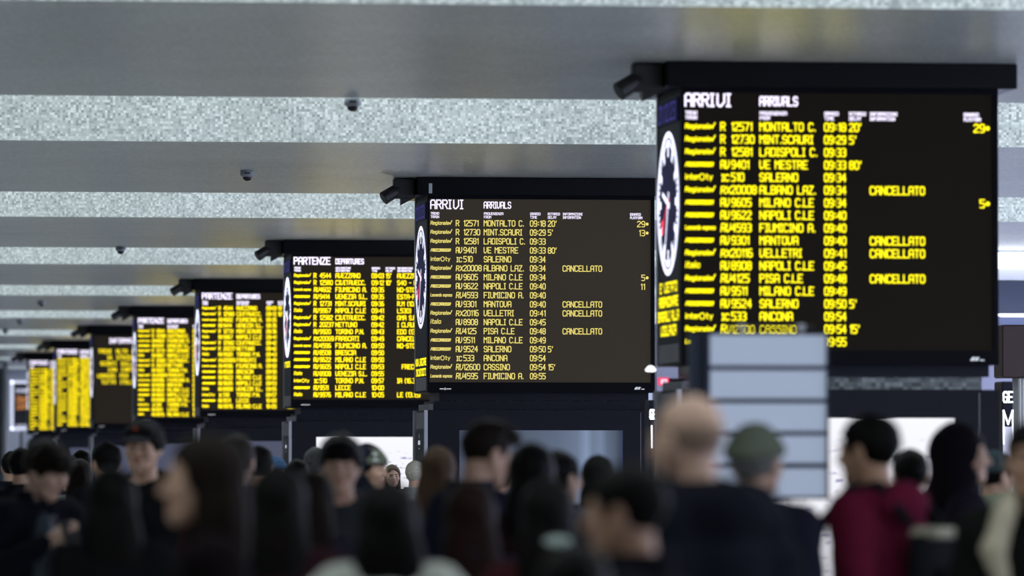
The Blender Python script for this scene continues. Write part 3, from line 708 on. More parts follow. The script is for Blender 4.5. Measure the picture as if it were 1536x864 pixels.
def person(px, ytop, s, facing, label, skin_k='fair', hair='short', hcol='black', coat='black', coat_c=(.005,.005,.0065), hat=None, hat_c=None,
           pitch=0.0, yaw=0.0, collar='stand', trousers=(.01,.011,.016), female=False, scarf=None, fine=.012, hood=None, pose='pockets', roll=0.0, parts=None, long=.30, beard=False, puffy=0.0, Hforce=None):
    """one standing figure; px, ytop = head centre column and crown row in the photograph, s = pixels per metre there"""
    d = ray(px, VPY); d.normalize()
    fwd = CAMM @ Vector((0,0,-1))
    depth = F / s
    p = ray(px, VPY) * depth
    X, Y = p.x, p.y
    Ht = Hforce or EYE + (VPY - ytop)/s - (.008 if hair not in ('horseshoe',) else 0)
    k = Ht/1.75
    th = math.radians(facing)
    # head frame (unit body 1.75)
    ph, yw, rl = math.radians(pitch), math.radians(yaw), math.radians(roll)
    R = np.array(Matrix.Rotation(yw, 3, 'Z') @ Matrix.Rotation(ph, 3, 'X') @ Matrix.Rotation(rl, 3, 'Y'))
    piv = np.array((0, .012, 1.53)); off = np.array((0, -.022, .105))
    hc = piv + R @ off
    def toh(P): return (P - hc) @ R            # to head coordinates
    def fromh(v): return hc + R @ np.asarray(v, float)
    fw = .93 if female else 1.0
    sw = .165*fw
    # joints
    sh = {q: np.array((q*sw, .012, 1.42)) for q in (-1, 1)}
    el = {q: np.array((q*.228*fw, .085, 1.14)) for q in (-1, 1)}
    wr = {q: np.array((q*.205*fw, -.055, .945)) for q in (-1, 1)}
    hd = {q: np.array((q*.185*fw, -.095, .885)) for q in (-1, 1)}
    if pose == 'phone':
        el[-1] = np.array((-.27, -.01, 1.14)); wr[-1] = np.array((-.075, -.235, 1.285)); hd[-1] = np.array((-.035, -.270, 1.335))
        el[1] = np.array((.27, .0, 1.14)); wr[1] = np.array((.10, -.22, 1.225)); hd[1] = np.array((.05, -.262, 1.275))
    if pose == 'chin':
        pass
    def d_cran(h): return ell(h, (0,.014,.032), (.0745,.098,.087))
    def d_face(h):
        f = d_cran(h)
        f = smin(f, ell(h, (0,-.030,-.030), (.057*fw,.062,.078)), .035)
        for q in (-1,1):
            f = smin(f, cone(h, (q*.056*fw,.004,-.035), (q*.030*fw,-.062,-.090), .018, .015), .03)
            f = smin(f, sph(h, (q*.040,-.062,-.022), .026), .03)
            f = smin(f, cone(h, (q*.015,-.088,.021), (q*.042,-.076,.022), .010, .010), .014)
        f = smin(f, sph(h, (0,-.074,-.097), .021), .03)
        for q in (-1,1):
            f = np.maximum(f, -sph(h, (q*.032,-.100,.003), .0165)+0) if False else -smin(-f, sph(h, (q*.032,-.103,.003), .018), .012)
            f = smin(f, smin(sph(h, (q*.031,-.0752,.0062), .0132), sph(h, (q*.031,-.0745,-.0035), .0128), .002), .004)
        f = smin(f, cone(h, (0,-.090,.016), (0,-.114,-.028), .007, .0115), .012)
        for q in (-1,1): f = smin(f, sph(h, (q*.012,-.101,-.033), .008), .008)
        f = smin(f, ell(h, (0,-.089,-.056), (.024,.012,.0075)), .008)
        f = smin(f, ell(h, (0,-.087,-.069), (.020,.012,.0080)), .008)
        f = -smin(-f, ell(h, (0,-.104,-.0625), (.026,.010,.0022)), .004)
        for q in (-1,1):
            e = ell(h, (q*.079,.010,-.008), (.010,.021,.032))
            e = -smin(-e, ell(h, (q*.090,.004,-.006), (.006,.012,.020)), .006)
            f = smin(f, e, .008)
        return f
    def hand_sdf(P, q):
        # palm and five fingers for the phone pose
        c = hd[q]; w = wr[q]; dirn = c - w; dirn = dirn/np.linalg.norm(dirn)
        inn = np.array((-q*.9, -.25, .25)); inn /= np.linalg.norm(inn)
        side = np.cross(dirn, inn); side /= np.linalg.norm(side)
        f = cone(P, w, c - dirn*.02, .024, .027)
        for i, (o, L) in enumerate(((-.030,.056),(-.010,.066),(.010,.062),(.029,.048))):
            b0 = c + side*o; k1 = b0 + dirn*L*.55 + inn*.012; k2 = k1 + dirn*L*.2 + inn*.026; k3 = k2 - dirn*.004 + inn*.02
            f = smin(f, np.minimum(np.minimum(cone(P, b0, k1, .0105, .0092), cone(P, k1, k2, .0092, .0085)), cone(P, k2, k3, .0085, .0075)), .006)
        t0 = w + dirn*.025 - side*.022; t1 = t0 + dirn*.035 - side*.028 + inn*.014; t2 = t1 + dirn*.030 + inn*.010 + side*.006
        f = smin(f, np.minimum(cone(P, t0, t1, .013, .0105), cone(P, t1, t2, .0105, .009)), .006)
        return f
    def body(P):
        f = d_face(toh(P))
        f = smin(f, cone(P, (0,.03,1.42), fromh((0,.022,-.06)), .058*fw, .053*fw), .025)
        f = smin(f, cone(P, (-sw*.9,.015,1.425), (sw*.9,.015,1.425), .055, .055), .04)
        f = smin(f, ell(P, (0,.01,1.27), (.165*fw,.112,.20)), .05)
        f = smin(f, ell(P, (0,.015,1.08), (.14,.10,.16)), .05)
        f = smin(f, ell(P, (0,.015,.94), (.165,.115,.13)), .05)
        for q in (-1,1):
            f = smin(f, cone(P, (q*.088,.01,.92), (q*.095,-.005,.50), .085, .058), .03)
            f = smin(f, cone(P, (q*.095,-.005,.50), (q*.10,.03,.09), .056, .038), .02)
            f = smin(f, cone(P, (q*.10,.03,.055), (q*.115,-.13,.035), .038, .030), .02)
            f = smin(f, cone(P, sh[q], el[q], .052, .041), .02)
            f = smin(f, cone(P, el[q], wr[q], .041, .028), .015)
            if pose == 'phone': f = smin(f, hand_sdf(P, q), .008)
            else:
                c, w = hd[q], wr[q]; dr = (c-w)/np.linalg.norm(c-w); sd = np.array((0., .8, .6)); sd -= dr*(sd@dr); sd /= np.linalg.norm(sd); iu = np.cross(dr, sd)*q
                f = smin(f, cone(P, w, c, .026, .026), .01)
                for o, L in ((-.027,.05),(-.009,.062),(.009,.058),(.026,.045)):
                    b0 = c + sd*o; f = smin(f, np.minimum(cone(P, b0, b0+dr*L*.6, .0105, .0095), cone(P, b0+dr*L*.6, b0+dr*L+iu*.02, .0095, .008)), .005)
                f = smin(f, cone(P, w+dr*.03+sd*.02, c+dr*.03+sd*.05, .012, .009), .006)
        return f
    hz0 = hc[2]-.15; z_h = hc[2]
    xc = hc[0]; yc = hc[1]
    hf = min(fine, .0075 if s < 330 else .006)
    arm_f = .0085 if pose == 'phone' else .02
    xs = axis([(-.36, xc-.10, arm_f if pose == 'phone' else .022), (xc-.10, xc+.10, hf), (xc+.10, .36, arm_f if pose == 'phone' else .022)])
    ys = axis([(-.36 if pose == 'phone' else -.22, yc-.135, arm_f if pose == 'phone' else .02), (yc-.135, yc+.125, hf*1.1), (yc+.125, max(yc+.15, .19), .02)])
    zs = axis([(-.01, 1.0, .03), (1.0, hz0, arm_f if pose == 'phone' else .022), (hz0, z_h+.14, hf)])
    sk = skin(skin_k)
    root = sdf_obj('person', body, xs, ys, zs, sk, None, k, mats2=[(lips(skin_k), lambda C: (lambda h: (np.abs(h[:,0])<.021-np.abs(h[:,2]+.062)*.8)&(h[:,1]<-.088)&(h[:,2]>-.074)&(h[:,2]<-.052))(toh(C)))])
    root.location = (X, Y, 0); root.rotation_euler = (0, 0, th)
    tag(root, label, 'person')
    # eyes and brows
    for q in (-1, 1):
        c = fromh((q*.0315, -.0775, .002))
        mb = MB(); n = 14; rr = .0118; V = []; Fc = []
        for i in range(n+1):
            a = math.pi*i/n
            for j in range(n):
                t = 2*math.pi*j/n
                v = np.array((rr*math.sin(a)*math.cos(t), -rr*math.cos(a), rr*math.sin(a)*math.sin(t)))
                V.append((c + R @ v)*k)
        for i in range(n):
            for j in range(n): Fc.append((i*n+j, i*n+(j+1)%n, (i+1)*n+(j+1)%n, (i+1)*n+j))
        e = link_mesh('eye', V, Fc, M_EYE, root, True); e.data.materials.append(M_IRIS)
        for pi, pl in enumerate(e.data.polygons):
            if pi < 4*n: pl.material_index = 1
    hm = hairm(hcol, HAIR[hcol])
    hx = axis([(xc-.19, xc+.19, .012 if s < 330 else .010)]); hy = axis([(yc-.24, yc+.24, .012 if s < 330 else .010)])
    fa = lambda P: (lambda h: np.minimum(cone(h, (-.046,-.094,.026), (-.015,-.099,.027), .0045, .0055), cone(h, (.046,-.094,.026), (.015,-.099,.027), .0045, .0055)))(toh(P))
    if hair != 'bald': sdf_obj('eyebrows', fa, axis([(xc-.075, xc+.075, .005)]), axis([(yc-.13, yc+.09, .005)]), axis([(z_h-.06, z_h+.09, .005)]), hm, root, k)
    if beard:
        def bd(P):
            h = toh(P); f = d_face(h) - .006 - .002*nz(h, 90)
            reg = np.maximum(h[...,2]+.032, h[...,1]-.0)
            mouth = ell(h, (0,-.10,-.0625), (.026,.03,.012))
            return np.maximum(np.maximum(f, reg), -mouth)
        sdf_obj('beard', bd, axis([(xc-.09, xc+.09, .007)]), axis([(yc-.15, yc+.10, .007)]), axis([(z_h-.15, z_h+.03, .007)]), hm, root, k)
    def region(h, front=.050, low=-.055, sideline=-.012):
        # negative where hair grows: above the hairline, or behind the ears down to the nape
        top = (front - .30*(np.clip(h[...,1]+.09,0,.2)) - h[...,2])
        back = np.maximum(sideline*-1*0 + .012 - h[...,1], low - h[...,2])
        temple = np.maximum(-.050 - h[...,1] + .25*np.clip(.02 - h[...,2],0,.1), -.022 - h[...,2])
        return np.minimum(np.minimum(top, back), temple)
    zlow = z_h - .16
    if hair in ('short', 'quiff', 'curly', 'fringe', 'stubble', 'slick'):
        def hs(P):
            h = toh(P)
            t = {'short': .012, 'quiff': .007, 'curly': .024, 'fringe': .020, 'stubble': .003, 'slick': .011}[hair]
            amp = {'short': .004, 'quiff': .003, 'curly': .009, 'fringe': .006, 'stubble': .0, 'slick': .003}[hair]
            fr = {'fringe': .026, 'curly': .036, 'slick': .06}.get(hair, .050)
            f = d_cran(h) - t - amp*nz(h, 85) - amp*.5*nz(h, 170, 3)
            f = np.maximum(f, region(h, fr + (.010*nz(h*np.array((1.6,.2,.2)), 70, 2) if hair in ('fringe','curly') else 0), -.07 if hair != 'stubble' else -.05) - .004*nz(h, 120, 1))
            if hair in ('short', 'quiff', 'slick'):
                for q in (-1,1): f = np.maximum(f, -ell(h, (q*.086,.006,-.016), (.024,.026,.040)))
            if hair == 'quiff':
                g = ell(h, (0,-.030,.098), (.070,.098,.044)) - .007*nz(h, 80) - .004*nz(h, 170, 5)
                f = smin(f, np.maximum(g, .052 - .2*np.abs(h[...,0]) - h[...,2]), .015)
            if hair == 'fringe':
                g = ell(h, (0,-.062,.070), (.072,.050,.045)) - .006*nz(h*np.array((1,1,.4)), 110)
                f = smin(f, g, .012)
            return f
        sdf_obj('hair', hs, hx, hy, axis([(zlow, z_h+.19, .010)]), hm, root, k)
    elif hair == 'horseshoe':
        def hh(P):
            h = toh(P)
            f = d_cran(h) - .0035
            return np.maximum(f, np.maximum(np.maximum(-.015 - h[...,1], h[...,2]-.035-.02*nz(h, 40)), -.06 - h[...,2]))
        sdf_obj('hair', hh, hx, hy, axis([(zlow, z_h+.15, .009)]), hm, root, k)
    elif hair in ('long', 'longtied'):
        def hl(P):
            h = toh(P)
            f = np.maximum(d_cran(h) - .016 - .004*nz(h*np.array((1,1,.3)), 90), region(h, .055, -.12))
            # curtain of hair following the neck and back
            q = P - (hc + np.array((0, 0, 0)))
            strand = .006*nz(q*np.array((1,1,.12)), 110)
            c0 = ell(q, (0,.055,-.10), (.092,.062,.17)); c1 = ell(q, (0,.080,-.10-long*.5), (.105,.050,.12+long*.5))
            for w in (-1,1):
                c0 = smin(c0, cone(q, (w*.070,.0,.02), (w*.085,.0,-.10-long*.55), .022, .026), .03)
            f2 = smin(c0, c1, .05) - strand
            face = ell(h, (0,-.085,-.03), (.066,.10,.11))
            return np.maximum(smin(f, f2, .02), -face)
        sdf_obj('hair', hl, axis([(xc-.17, xc+.17, .012)]), axis([(yc-.17, yc+.24, .012)]), axis([(z_h-.30-long, z_h+.15, .014)]), hm, root, k)
        if hair == 'longtied':
            def tie2(P):
                q = P - (hc + np.array((-.035,.118,-.075))); return ell(q, (0,0,0), (.052,.026,.020)) - .003*nz(q, 150)
            sdf_obj('hair_tie', tie2, axis([(xc-.12, xc+.06, .009)]), axis([(yc+.06, yc+.18, .009)]), axis([(z_h-.13, z_h-.03, .009)]), cloth('pale_tie', parts['tie']), root, k)
    elif hair in ('bun', 'ponytail'):
        def hb(P):
            h = toh(P)
            f = np.maximum(d_cran(h) - .010 - .002*nz(h*np.array((1,.3,1)), 130), region(h, .058, -.055))
            if hair == 'bun': f = smin(f, ell(h, (0,.135,.045), (.045,.042,.045)) - .004*nz(h, 120), .012)
            else:
                q = P - fromh((0,.12,.03))
                f = smin(f, smin(cone(h, (0,.105,.03), (0,.13,.025), .026, .03), cone(q, (0,.015,0), (0,.06,-.26), .036, .018), .03) - .004*nz(q*np.array((1,1,.2)), 130), .01)
            return f
        sdf_obj('hair', hb, hx, axis([(yc-.20, yc+.30, .010)]), axis([(z_h-.32, z_h+.16, .012)]), hm, root, k)
        def tie(P):
            h = toh(P)
            c = np.array((0,.098,.040)); q = h - c
            rr = np.sqrt(q[...,0]**2 + q[...,2]**2); return np.sqrt((rr-.030)**2 + q[...,1]**2) - .010 - .002*nz(h, 150)
        tc = parts.get('tie', (.05,.005,.006)) if parts else (.05,.005,.006)
        sdf_obj('hair_tie', tie, axis([(xc-.10, xc+.10, .007)]), axis([(yc-.16, yc+.18, .007)]), axis([(z_h-.08, z_h+.16, .007)]), cloth('tie_%d' % int(tc[1]*1000), tc), root, k)
    # headgear
    if hat == 'beanie':
        def bn(P):
            h = toh(P)
            f = d_cran(h) - .020 - .002*nz(h*np.array((1,1,.15)), 240)
            z = h[...,2] + .10*np.clip(h[...,1], -.1, .12)
            f = smin(np.maximum(f, .030 - z), np.maximum(np.maximum(d_cran(h) - .027, .022 - z), z - .062), .006)
            return np.maximum(f, -(d_cran(h)-.004))
        hb_o = sdf_obj('beanie', bn, hx, hy, axis([(z_h-.05, z_h+.18, .009)]), cloth('beanie_'+label[:12], hat_c), root, k)
        if parts and 'letters' in parts:
            mb = MB(); c0 = fromh((0,.014,.04))
            def put(u, v):
                a = u/.125
                r0 = 1.0
                base = np.array((math.sin(a)*(.077+.031)*math.sqrt(max(0,1-((v)/.125)**2)), .014 - math.cos(a)*(.098+.031)*math.sqrt(max(0,1-(v/.125)**2)), .032+v))
                return tuple((hc + R @ base)*k)
            strokes(mb, parts['letters'], put, parts.get('lu', -.13), .022, .042, .012, width=parts.get('lw', .24))
            mb.build('lettering', cloth('pale_letters', (.42,.45,.40)), None).parent = hb_o
    if hat == 'cap':
        def cp(P):
            h = toh(P)
            f = np.maximum(d_cran(h) - .020, .036 - h[...,2] - .10*np.clip(h[...,1],-.12,.12))
            f = np.maximum(f, -(d_cran(h)-.004))
            q = h - np.array((0,-.115,.050)); 
            br = np.maximum(np.maximum(ell(q, (0,.015,-.2*0), (.066,.088,.5)), np.abs(q[...,2] + .10 - .10 - .30*(q[...,1]) + 5.5*q[...,0]**2) - .0045), q[...,1]-.04)
            return smin(f, br, .006)
        co = sdf_obj('cap', cp, axis([(xc-.13, xc+.13, .007)]), axis([(yc-.27, yc+.20, .007)]), axis([(z_h-.10, z_h+.19, .007)]), cloth('cap', hat_c), root, k)
        pt = lambda u, v: tuple((hc + R @ np.array((u, -.1185+.42*max(0,v-.07)+1.2*u*u, v)))*k)
        mb = MB(); mb.add([pt(-.012,.082), pt(.012,.082), pt(.012,.092), pt(-.012,.092)], [(0,1,2,3)])
        mb.add([pt(.012,.082), pt(-.012,.082), pt(-.012,.092), pt(.012,.092)], [(0,1,2,3)])
        b = mb.build('patch', cloth('red_patch', (.55,.10,.06)), None); b.parent = co
    if hood:
        def hd_(P):
            h = toh(P)
            f = ell(h, (0,.022,.018), (.108,.126,.128)) - .004*nz(h, 45)
            f = smin(f, cone(P, fromh((0,.04,-.10)), (0,.05,1.43), .100, .125), .05)
            inner = ell(h, (0,-.02,.01), (.092,.112,.112)); opening = ell(h, (0,-.14,-.01), (.078,.10,.108))
            return np.maximum(np.maximum(f, -inner), -opening)
        sdf_obj('hood', hd_, axis([(xc-.18, xc+.18, .011)]), axis([(yc-.19, yc+.25, .011)]), axis([(1.36, z_h+.18, .012)]), cloth('hood_'+label[:10], hood), root, k)
    # coat
    pf = puffy
    openfront = bool(parts and 'sweater' in parts)
    def torso_c(P, g):
        f = cone(P, (-sw*.92,.015,1.415), (sw*.92,.015,1.415), .062+g, .062+g)
        f = smin(f, ell(P, (0,.012,1.27), (.172*fw+g,.122+g,.21)), .06)
        f = smin(f, cone(P, (0,.015,1.12), (0,.015,.62), .138+g, .172+g)*1.0, .06)
        return f
    def coat_f(P):
        g = .012 + pf
        f = torso_c(P, g)
        for q in (-1,1):
            f = smin(f, cone(P, sh[q]+np.array((0,0,-.01)), el[q], .066+g, .056+g), .035)
            f = smin(f, cone(P, el[q], wr[q], .054+g, .042+g*.8), .03)
            if pose != 'phone': f = smin(f, ell(P, hd[q], (.055,.06,.085)), .03)
        f = f - .006*nz(P*np.array((1,1,1.4)), 20, px % 7) - .003*nz(P, 45, px % 5)
        if pf: f = f - .010*np.abs(np.sin(P[...,2]*34))*(pf/.03)
        if collar == 'stand':
            q = P - np.array((0,.030,1.49)); rr = np.sqrt((q[...,0])**2 + (q[...,1]*1.05)**2)
            f = smin(f, np.maximum(np.abs(rr-.083-.12*np.clip(q[...,2],-.05,.05))-.011, np.abs(q[...,2]+.012)-.055), .02)
        if collar == 'hood':
            f = smin(f, ell(P, (0,.120,1.455), (.135,.070,.085)) - .006*nz(P, 40), .03)
            f = smin(f, cone(P, (-.10,.05,1.47), (.10,.05,1.47), .045, .045), .03)
        if collar == 'fur':
            q = P - np.array((0,.02,1.47)); rr = np.sqrt((q[...,0]/1.0)**2 + (q[...,1])**2); 
            f = smin(f, np.sqrt((rr-.105)**2 + (q[...,2]+.0)**2) - .035, .02)
        hem = (.66 if coat == 'coat' else .80) + .006*nz(P, 18)
        f = np.maximum(f, hem - P[...,2])
        f = np.maximum(f, -cone(P, (0,.032,1.40), (0,-.01,1.62), .062*fw, .074*fw))
        if openfront:
            f = np.maximum(f, -ell(P, (0,-.20,1.12), (.085,.17,.50)))
        return f
    gr = .016 if s > 300 else .02
    yl = -.42 if pose == 'phone' else -.30
    sdf_obj(coat if coat in ('jacket','coat','hoodie') else 'coat', coat_f, axis([(-.42,.42,gr)]), axis([(yl,.32,gr)]), axis([(.58,1.62,gr)]), cloth('coat_%d_%d_%d' % tuple(int(c*2000) for c in coat_c), coat_c), root, k)
    if openfront:
        def sw_f(P):
            f = torso_c(P, -.006) - .003*nz(P, 40)
            f = smin(f, cone(P, (0,.03,1.44), (0,.022,1.515), .072, .066), .03)
            f = np.maximum(f, -cone(P, (0,.03,1.46), (0,.0,1.64), .058, .06))
            return np.maximum(f, np.abs(P[...,0])-.16)
        sdf_obj('sweater', sw_f, axis([(-.20,.20,.016)]), axis([(-.26,.24,.016)]), axis([(.66,1.56,.016)]), cloth('sweater', parts['sweater']), root, k)
    if scarf:
        def sc_f(P):
            q = P - np.array((0,.012,1.495)); rr = np.sqrt(q[...,0]**2 + (q[...,1]*.92)**2)
            f = np.sqrt(((rr-.088)/1.0)**2 + ((q[...,2]+.1*q[...,1])*.62)**2) - .030 - .005*nz(P, 55)
            return smin(f, cone(P, (.05,-.10,1.46), (.06,-.165,1.20), .034, .03), .02)
        sdf_obj('scarf', sc_f, axis([(-.16,.16,.012)]), axis([(-.24,.18,.012)]), axis([(1.12,1.62,.012)]), cloth('scarf_%d' % int(sum(scarf)*999), scarf), root, k)
    if parts and 'lapel' in parts:
        for q in (-1, 1):
            def lp(P):
                pts = [(q*.060,-.02,1.535),(q*.085,-.125,1.47),(q*.115,-.165,1.36),(q*.07,-.18,1.20)]; f = None
                for a, b, r0, r1 in zip(pts[:-1], pts[1:], (.026,.036,.040), (.036,.040,.016)):
                    e = cone(P, a, b, r0, r1); f = e if f is None else smin(f, e, .015)
                return f - .004*nz(P, 80)
            sdf_obj('lapel', lp, axis([(q*.09-.10, q*.09+.10, .012)]), axis([(-.25,.06,.012)]), axis([(1.14,1.60,.012)]), cloth('shearling', parts['lapel']), root, k)
    # trousers and shoes
    def tr(P):
        f = ell(P, (0,.015,.93), (.172,.125,.14))
        for q in (-1,1):
            f = smin(f, cone(P, (q*.088,.01,.92), (q*.095,-.005,.50), .094, .070), .03)
            f = smin(f, cone(P, (q*.095,-.005,.50), (q*.10,.03,.10), .069, .056), .02)
        return f - .003*nz(P, 40)
    sdf_obj('trousers', tr, axis([(-.24,.24,.02)]), axis([(-.16,.18,.02)]), axis([(.02,1.12,.025)]), cloth('trousers_%d' % int(sum(trousers)*999), trousers), root, k)
    for q in (-1, 1):
        def so(P):
            f = smin(cone(P, (q*.10,.04,.055), (q*.118,-.145,.040), .046, .040), cone(P, (q*.10,.03,.06), (q*.10,.03,.12), .046, .046), .02)
            return np.maximum(f, .002 - P[...,2])
        sdf_obj('shoe', so, axis([(q*.11-.07, q*.11+.07, .014)]), axis([(-.22,.12,.014)]), axis([(-.01,.19,.014)]), mat('dark_shoe', (.012,.011,.011), .5, var=.2), root, k)
    return root, k, fromh

def world_of(root, k, v):
    return root.matrix_basis @ Vector([c*k for c in v])
def backpack(root, k, label, c, straps=True):
    """a rucksack worn on the back of a person, its own object"""
    o = thing('backpack', label, 'backpack', world_of(root, k, (0,.24,1.0))); o.rotation_euler = root.rotation_euler
    loc = np.array((0,.24,1.0))
    def wrap(f): return lambda P: f(P + loc)
    m = cloth('pack_%d' % int(sum(c)*3000), c)
    def bd(P):
        q = np.abs(P - np.array((0,.245,1.20))) - np.array((.115,.05,.17)) + .05
        return np.sqrt((np.maximum(q,0)**2).sum(-1)) + np.minimum(q.max(-1),0) - .055 - .005*nz(P, 25)
    ax = (axis([(-.20,.20,.016)]), axis([(-.14,.14,.016)]), axis([(-.05,.50,.016)]))
    sdf_obj('bag_body', wrap(bd), *ax, m, o, k)
    def pk(P):
        q = np.abs(P - np.array((0,.335,1.15))) - np.array((.095,.025,.10)) + .03
        return np.sqrt((np.maximum(q,0)**2).sum(-1)) + np.minimum(q.max(-1),0) - .032
    sdf_obj('front_pocket', wrap(pk), axis([(-.15,.15,.014)]), axis([(.0,.17,.014)]), axis([(-.02,.32,.014)]), m, o, k)
    def flp(P):
        q = np.abs(P - np.array((.02,.262,1.36))) - np.array((.085,.058,.018)) + .016
        return np.sqrt((np.maximum(q,0)**2).sum(-1)) + np.minimum(q.max(-1),0) - .018
    fo = sdf_obj('top_flap', wrap(flp), axis([(-.15,.15,.012)]), axis([(-.09,.13,.012)]), axis([(.33,.45,.012)]), cloth('beige_flap', (.30,.28,.22)), o, k)
    fo['label'] = 'pale beige flap'
    for q in (-1,1):
        def stp(P):
            pts = [(q*.10,.20,1.40),(q*.105,.09,1.52),(q*.11,-.03,1.50),(q*.115,-.125,1.40),(q*.12,-.165,1.22),(q*.16,-.08,1.04),(q*.13,.17,1.02)]
            f = None
            for a, b in zip(pts[:-1], pts[1:]):
                e = cone(P, a, b, .018, .018); f = e if f is None else smin(f, e, .01)
            return f
        sdf_obj('strap', wrap(stp), axis([(q*.12-.09, q*.12+.09, .013)]), axis([(-.46,.02,.013)]), axis([(-.02,.58,.013)]), m, o, k)
    return o

BLK = (.008,.008,.010)
PEOPLE = {}
def add(key, *a, **kw): PEOPLE[key] = person(*a, **kw)
#  px, ytop, px/m, facing (0 = towards camera, 90 = right, 180 = away, -90 = left)
add('bald', 1040, 594, 560, -146, 'bald man seen from behind in a thick dark jacket, before the white panel rack', 'pale', 'horseshoe', 'stubble', 'jacket', (.006,.007,.011), collar='hood', pitch=6, puffy=.03, scarf=(.006,.007,.011))  # scarf shape added here stands for the jacket's thick raised collar
add('profile_woman', 310, 655, 560, -95, 'woman with pulled back dark hair in left profile, large and blurred', 'fair', 'long', 'darkbrown', 'coat', (.006,.004,.005), female=True, long=.12)
add('dark_profile', 946, 698, 610, -118, 'dark haired man turned left, below and left of the bald man', 'tan', 'short', 'black', 'coat', (.006,.006,.009), pitch=4)
add('green_beanie', 1133, 640, 440, 148, 'man in a grey green beanie seen from behind at the white panel rack', 'fair', 'short', 'grey', 'jacket', (.009,.010,.018), hat='beanie', hat_c=(.10,.11,.085), collar='hood')
add('maroon', 1308, 622, 430, -132, 'dark haired man in a maroon hooded jacket with a black backpack', 'tan', 'short', 'black', 'hoodie', (.085,.007,.021), collar='hood', pitch=3)
add('edge', 1549, 632, 480, -14, 'person cut by the right edge with a beige collar on a black coat', 'tan', 'short', 'black', 'coat', (.008,.008,.008), collar='stand', parts={'lapel': (.36,.32,.24)})
add('hooded_profile', 1441, 640, 350, 92, 'person in right profile with a black hood up, before the glowing screen', 'fair', 'short', 'black', 'jacket', (.018,.014,.024), hood=(.008,.006,.009), collar='none')
add('teal_beanie', 1491, 679, 290, 120, 'person in a dark teal beanie beside the hooded profile', 'fair', 'short', 'black', 'coat', (.02,.025,.025), hat='beanie', hat_c=(.030,.045,.052), scarf=(.16,.17,.12))
add('behind_maroon', 1366, 675, 320, 175, 'dark rounded head just right of the maroon jacket', 'tan', 'short', 'black', 'coat', (.01,.008,.012), collar='hood')
add('quiff', 716, 629, 385, 118, 'man with tousled quiff and shaved sides looking down right in a navy jacket', 'fair', 'quiff', 'darkbrown', 'jacket', (.011,.013,.026), pitch=18, collar='stand')
add('curly', 511, 654, 350, -8, 'young man with thick dark hair facing the camera before the white screen', 'fair', 'fringe', 'black', 'jacket', (.03,.034,.04), collar='hood', pitch=4)
add('letter_beanie', 550, 671, 265, 55, 'man in a grey green beanie with pale letters, behind the thick haired youth', 'fair', 'short', 'black', 'coat', (.012,.013,.02), hat='beanie', hat_c=(.075,.085,.065), hood=(.012,.013,.022), collar='none', parts={'letters': 'I N', 'lu': -.11, 'lw': .2}, pitch=4)
add('far_blonde', 588, 698, 150, 5, 'small distant woman with long light hair facing the camera before the white screen', 'pale', 'long', 'ash', 'coat', (.008,.008,.012), female=True, fine=.01)
add('far_left_of_curly', 474, 672, 215, 170, 'grey haired head partly hidden left of the thick haired youth', 'fair', 'short', 'grey', 'coat', (.02,.02,.022))
add('slick', 389, 670, 250, 165, 'man with glossy slicked black hair seen from behind under the fourth board', 'tan', 'slick', 'black', 'coat', (.012,.012,.016))
add('blue_beanie', 411, 687, 190, 70, 'small distant person in a blue beanie beside the slick haired man', 'fair', 'short', 'black', 'coat', (.02,.02,.03), hat='beanie', hat_c=(.05,.10,.19))
add('cap', 216, 632, 305, -22, 'young man in a black baseball cap with a small red patch, facing the camera', 'fair', 'fringe', 'black', 'jacket', (.007,.007,.008), hat='cap', hat_c=(.022,.022,.028), collar='hood')
add('phone', 56, 659, 335, 24, 'dark haired man in an open black coat looking down at a phone', 'pale', 'fringe', 'darkbrown', 'coat', (.008,.009,.014), pitch=24, yaw=24, pose='phone', parts={'sweater': (.045,.058,.068)}, fine=.008)
add('dark_back', 168, 704, 450, 180, 'person all in black seen from behind, in front of the youth in a cap', 'tan', 'long', 'black', 'coat', (.005,.005,.006), female=True, long=.2)
add('short_back', 160, 664, 250, -160, 'man with short black hair and a gold earring seen from behind left of the cap', 'fair', 'short', 'black', 'coat', (.006,.006,.008), collar='stand')
add('pale_coat_far', 120, 690, 210, 170, 'long haired person in a pale grey coat behind the all black figure', 'fair', 'long', 'darkbrown', 'coat', (.22,.23,.21), female=True)
add('dark_mass', 418, 702, 500, 172, 'broad dark haired person seen from behind, right of the woman in profile', 'tan', 'long', 'black', 'coat', (.018,.006,.009), female=True, scarf=None)
add('long_brown', 468, 708, 400, 165, 'person with long dark brown hair from behind, below the thick haired youth', 'fair', 'long', 'darkbrown', 'coat', (.025,.022,.035), female=True)
add('pale_front', 582, 727, 540, 176, 'black haired person in a pale grey coat at the bottom of the picture', 'fair', 'long', 'black', 'coat', (.34,.35,.32), female=True, long=.02, puffy=.02)
add('red_hair', 705, 726, 470, 178, 'person with long reddish black hair seen from behind below the navy jacket', 'fair', 'long', 'redbrown', 'coat', (.012,.012,.022), female=True)
add('tall_hair', 797, 667, 400, 172, 'woman with long black hair seen from behind against the satin blue screen', 'tan', 'long', 'black', 'coat', (.012,.006,.007), female=True)
add('right_hair', 838, 677, 345, 130, 'black haired woman half turned right against the satin blue screen', 'fair', 'short', 'black', 'jacket', (.10,.10,.13), female=True)
add('small_dark', 897, 685, 280, 170, 'woman with pointed dark hair from behind at the right of the satin blue screen', 'tan', 'long', 'black', 'coat', (.012,.008,.008), female=True)
add('scrunchie', 822, 722, 500, 170, 'dark haired person with a pale hair tie, in front of the long haired woman', 'tan', 'longtied', 'black', 'coat', (.03,.008,.010), female=True, parts={'tie': (.30,.36,.33)})
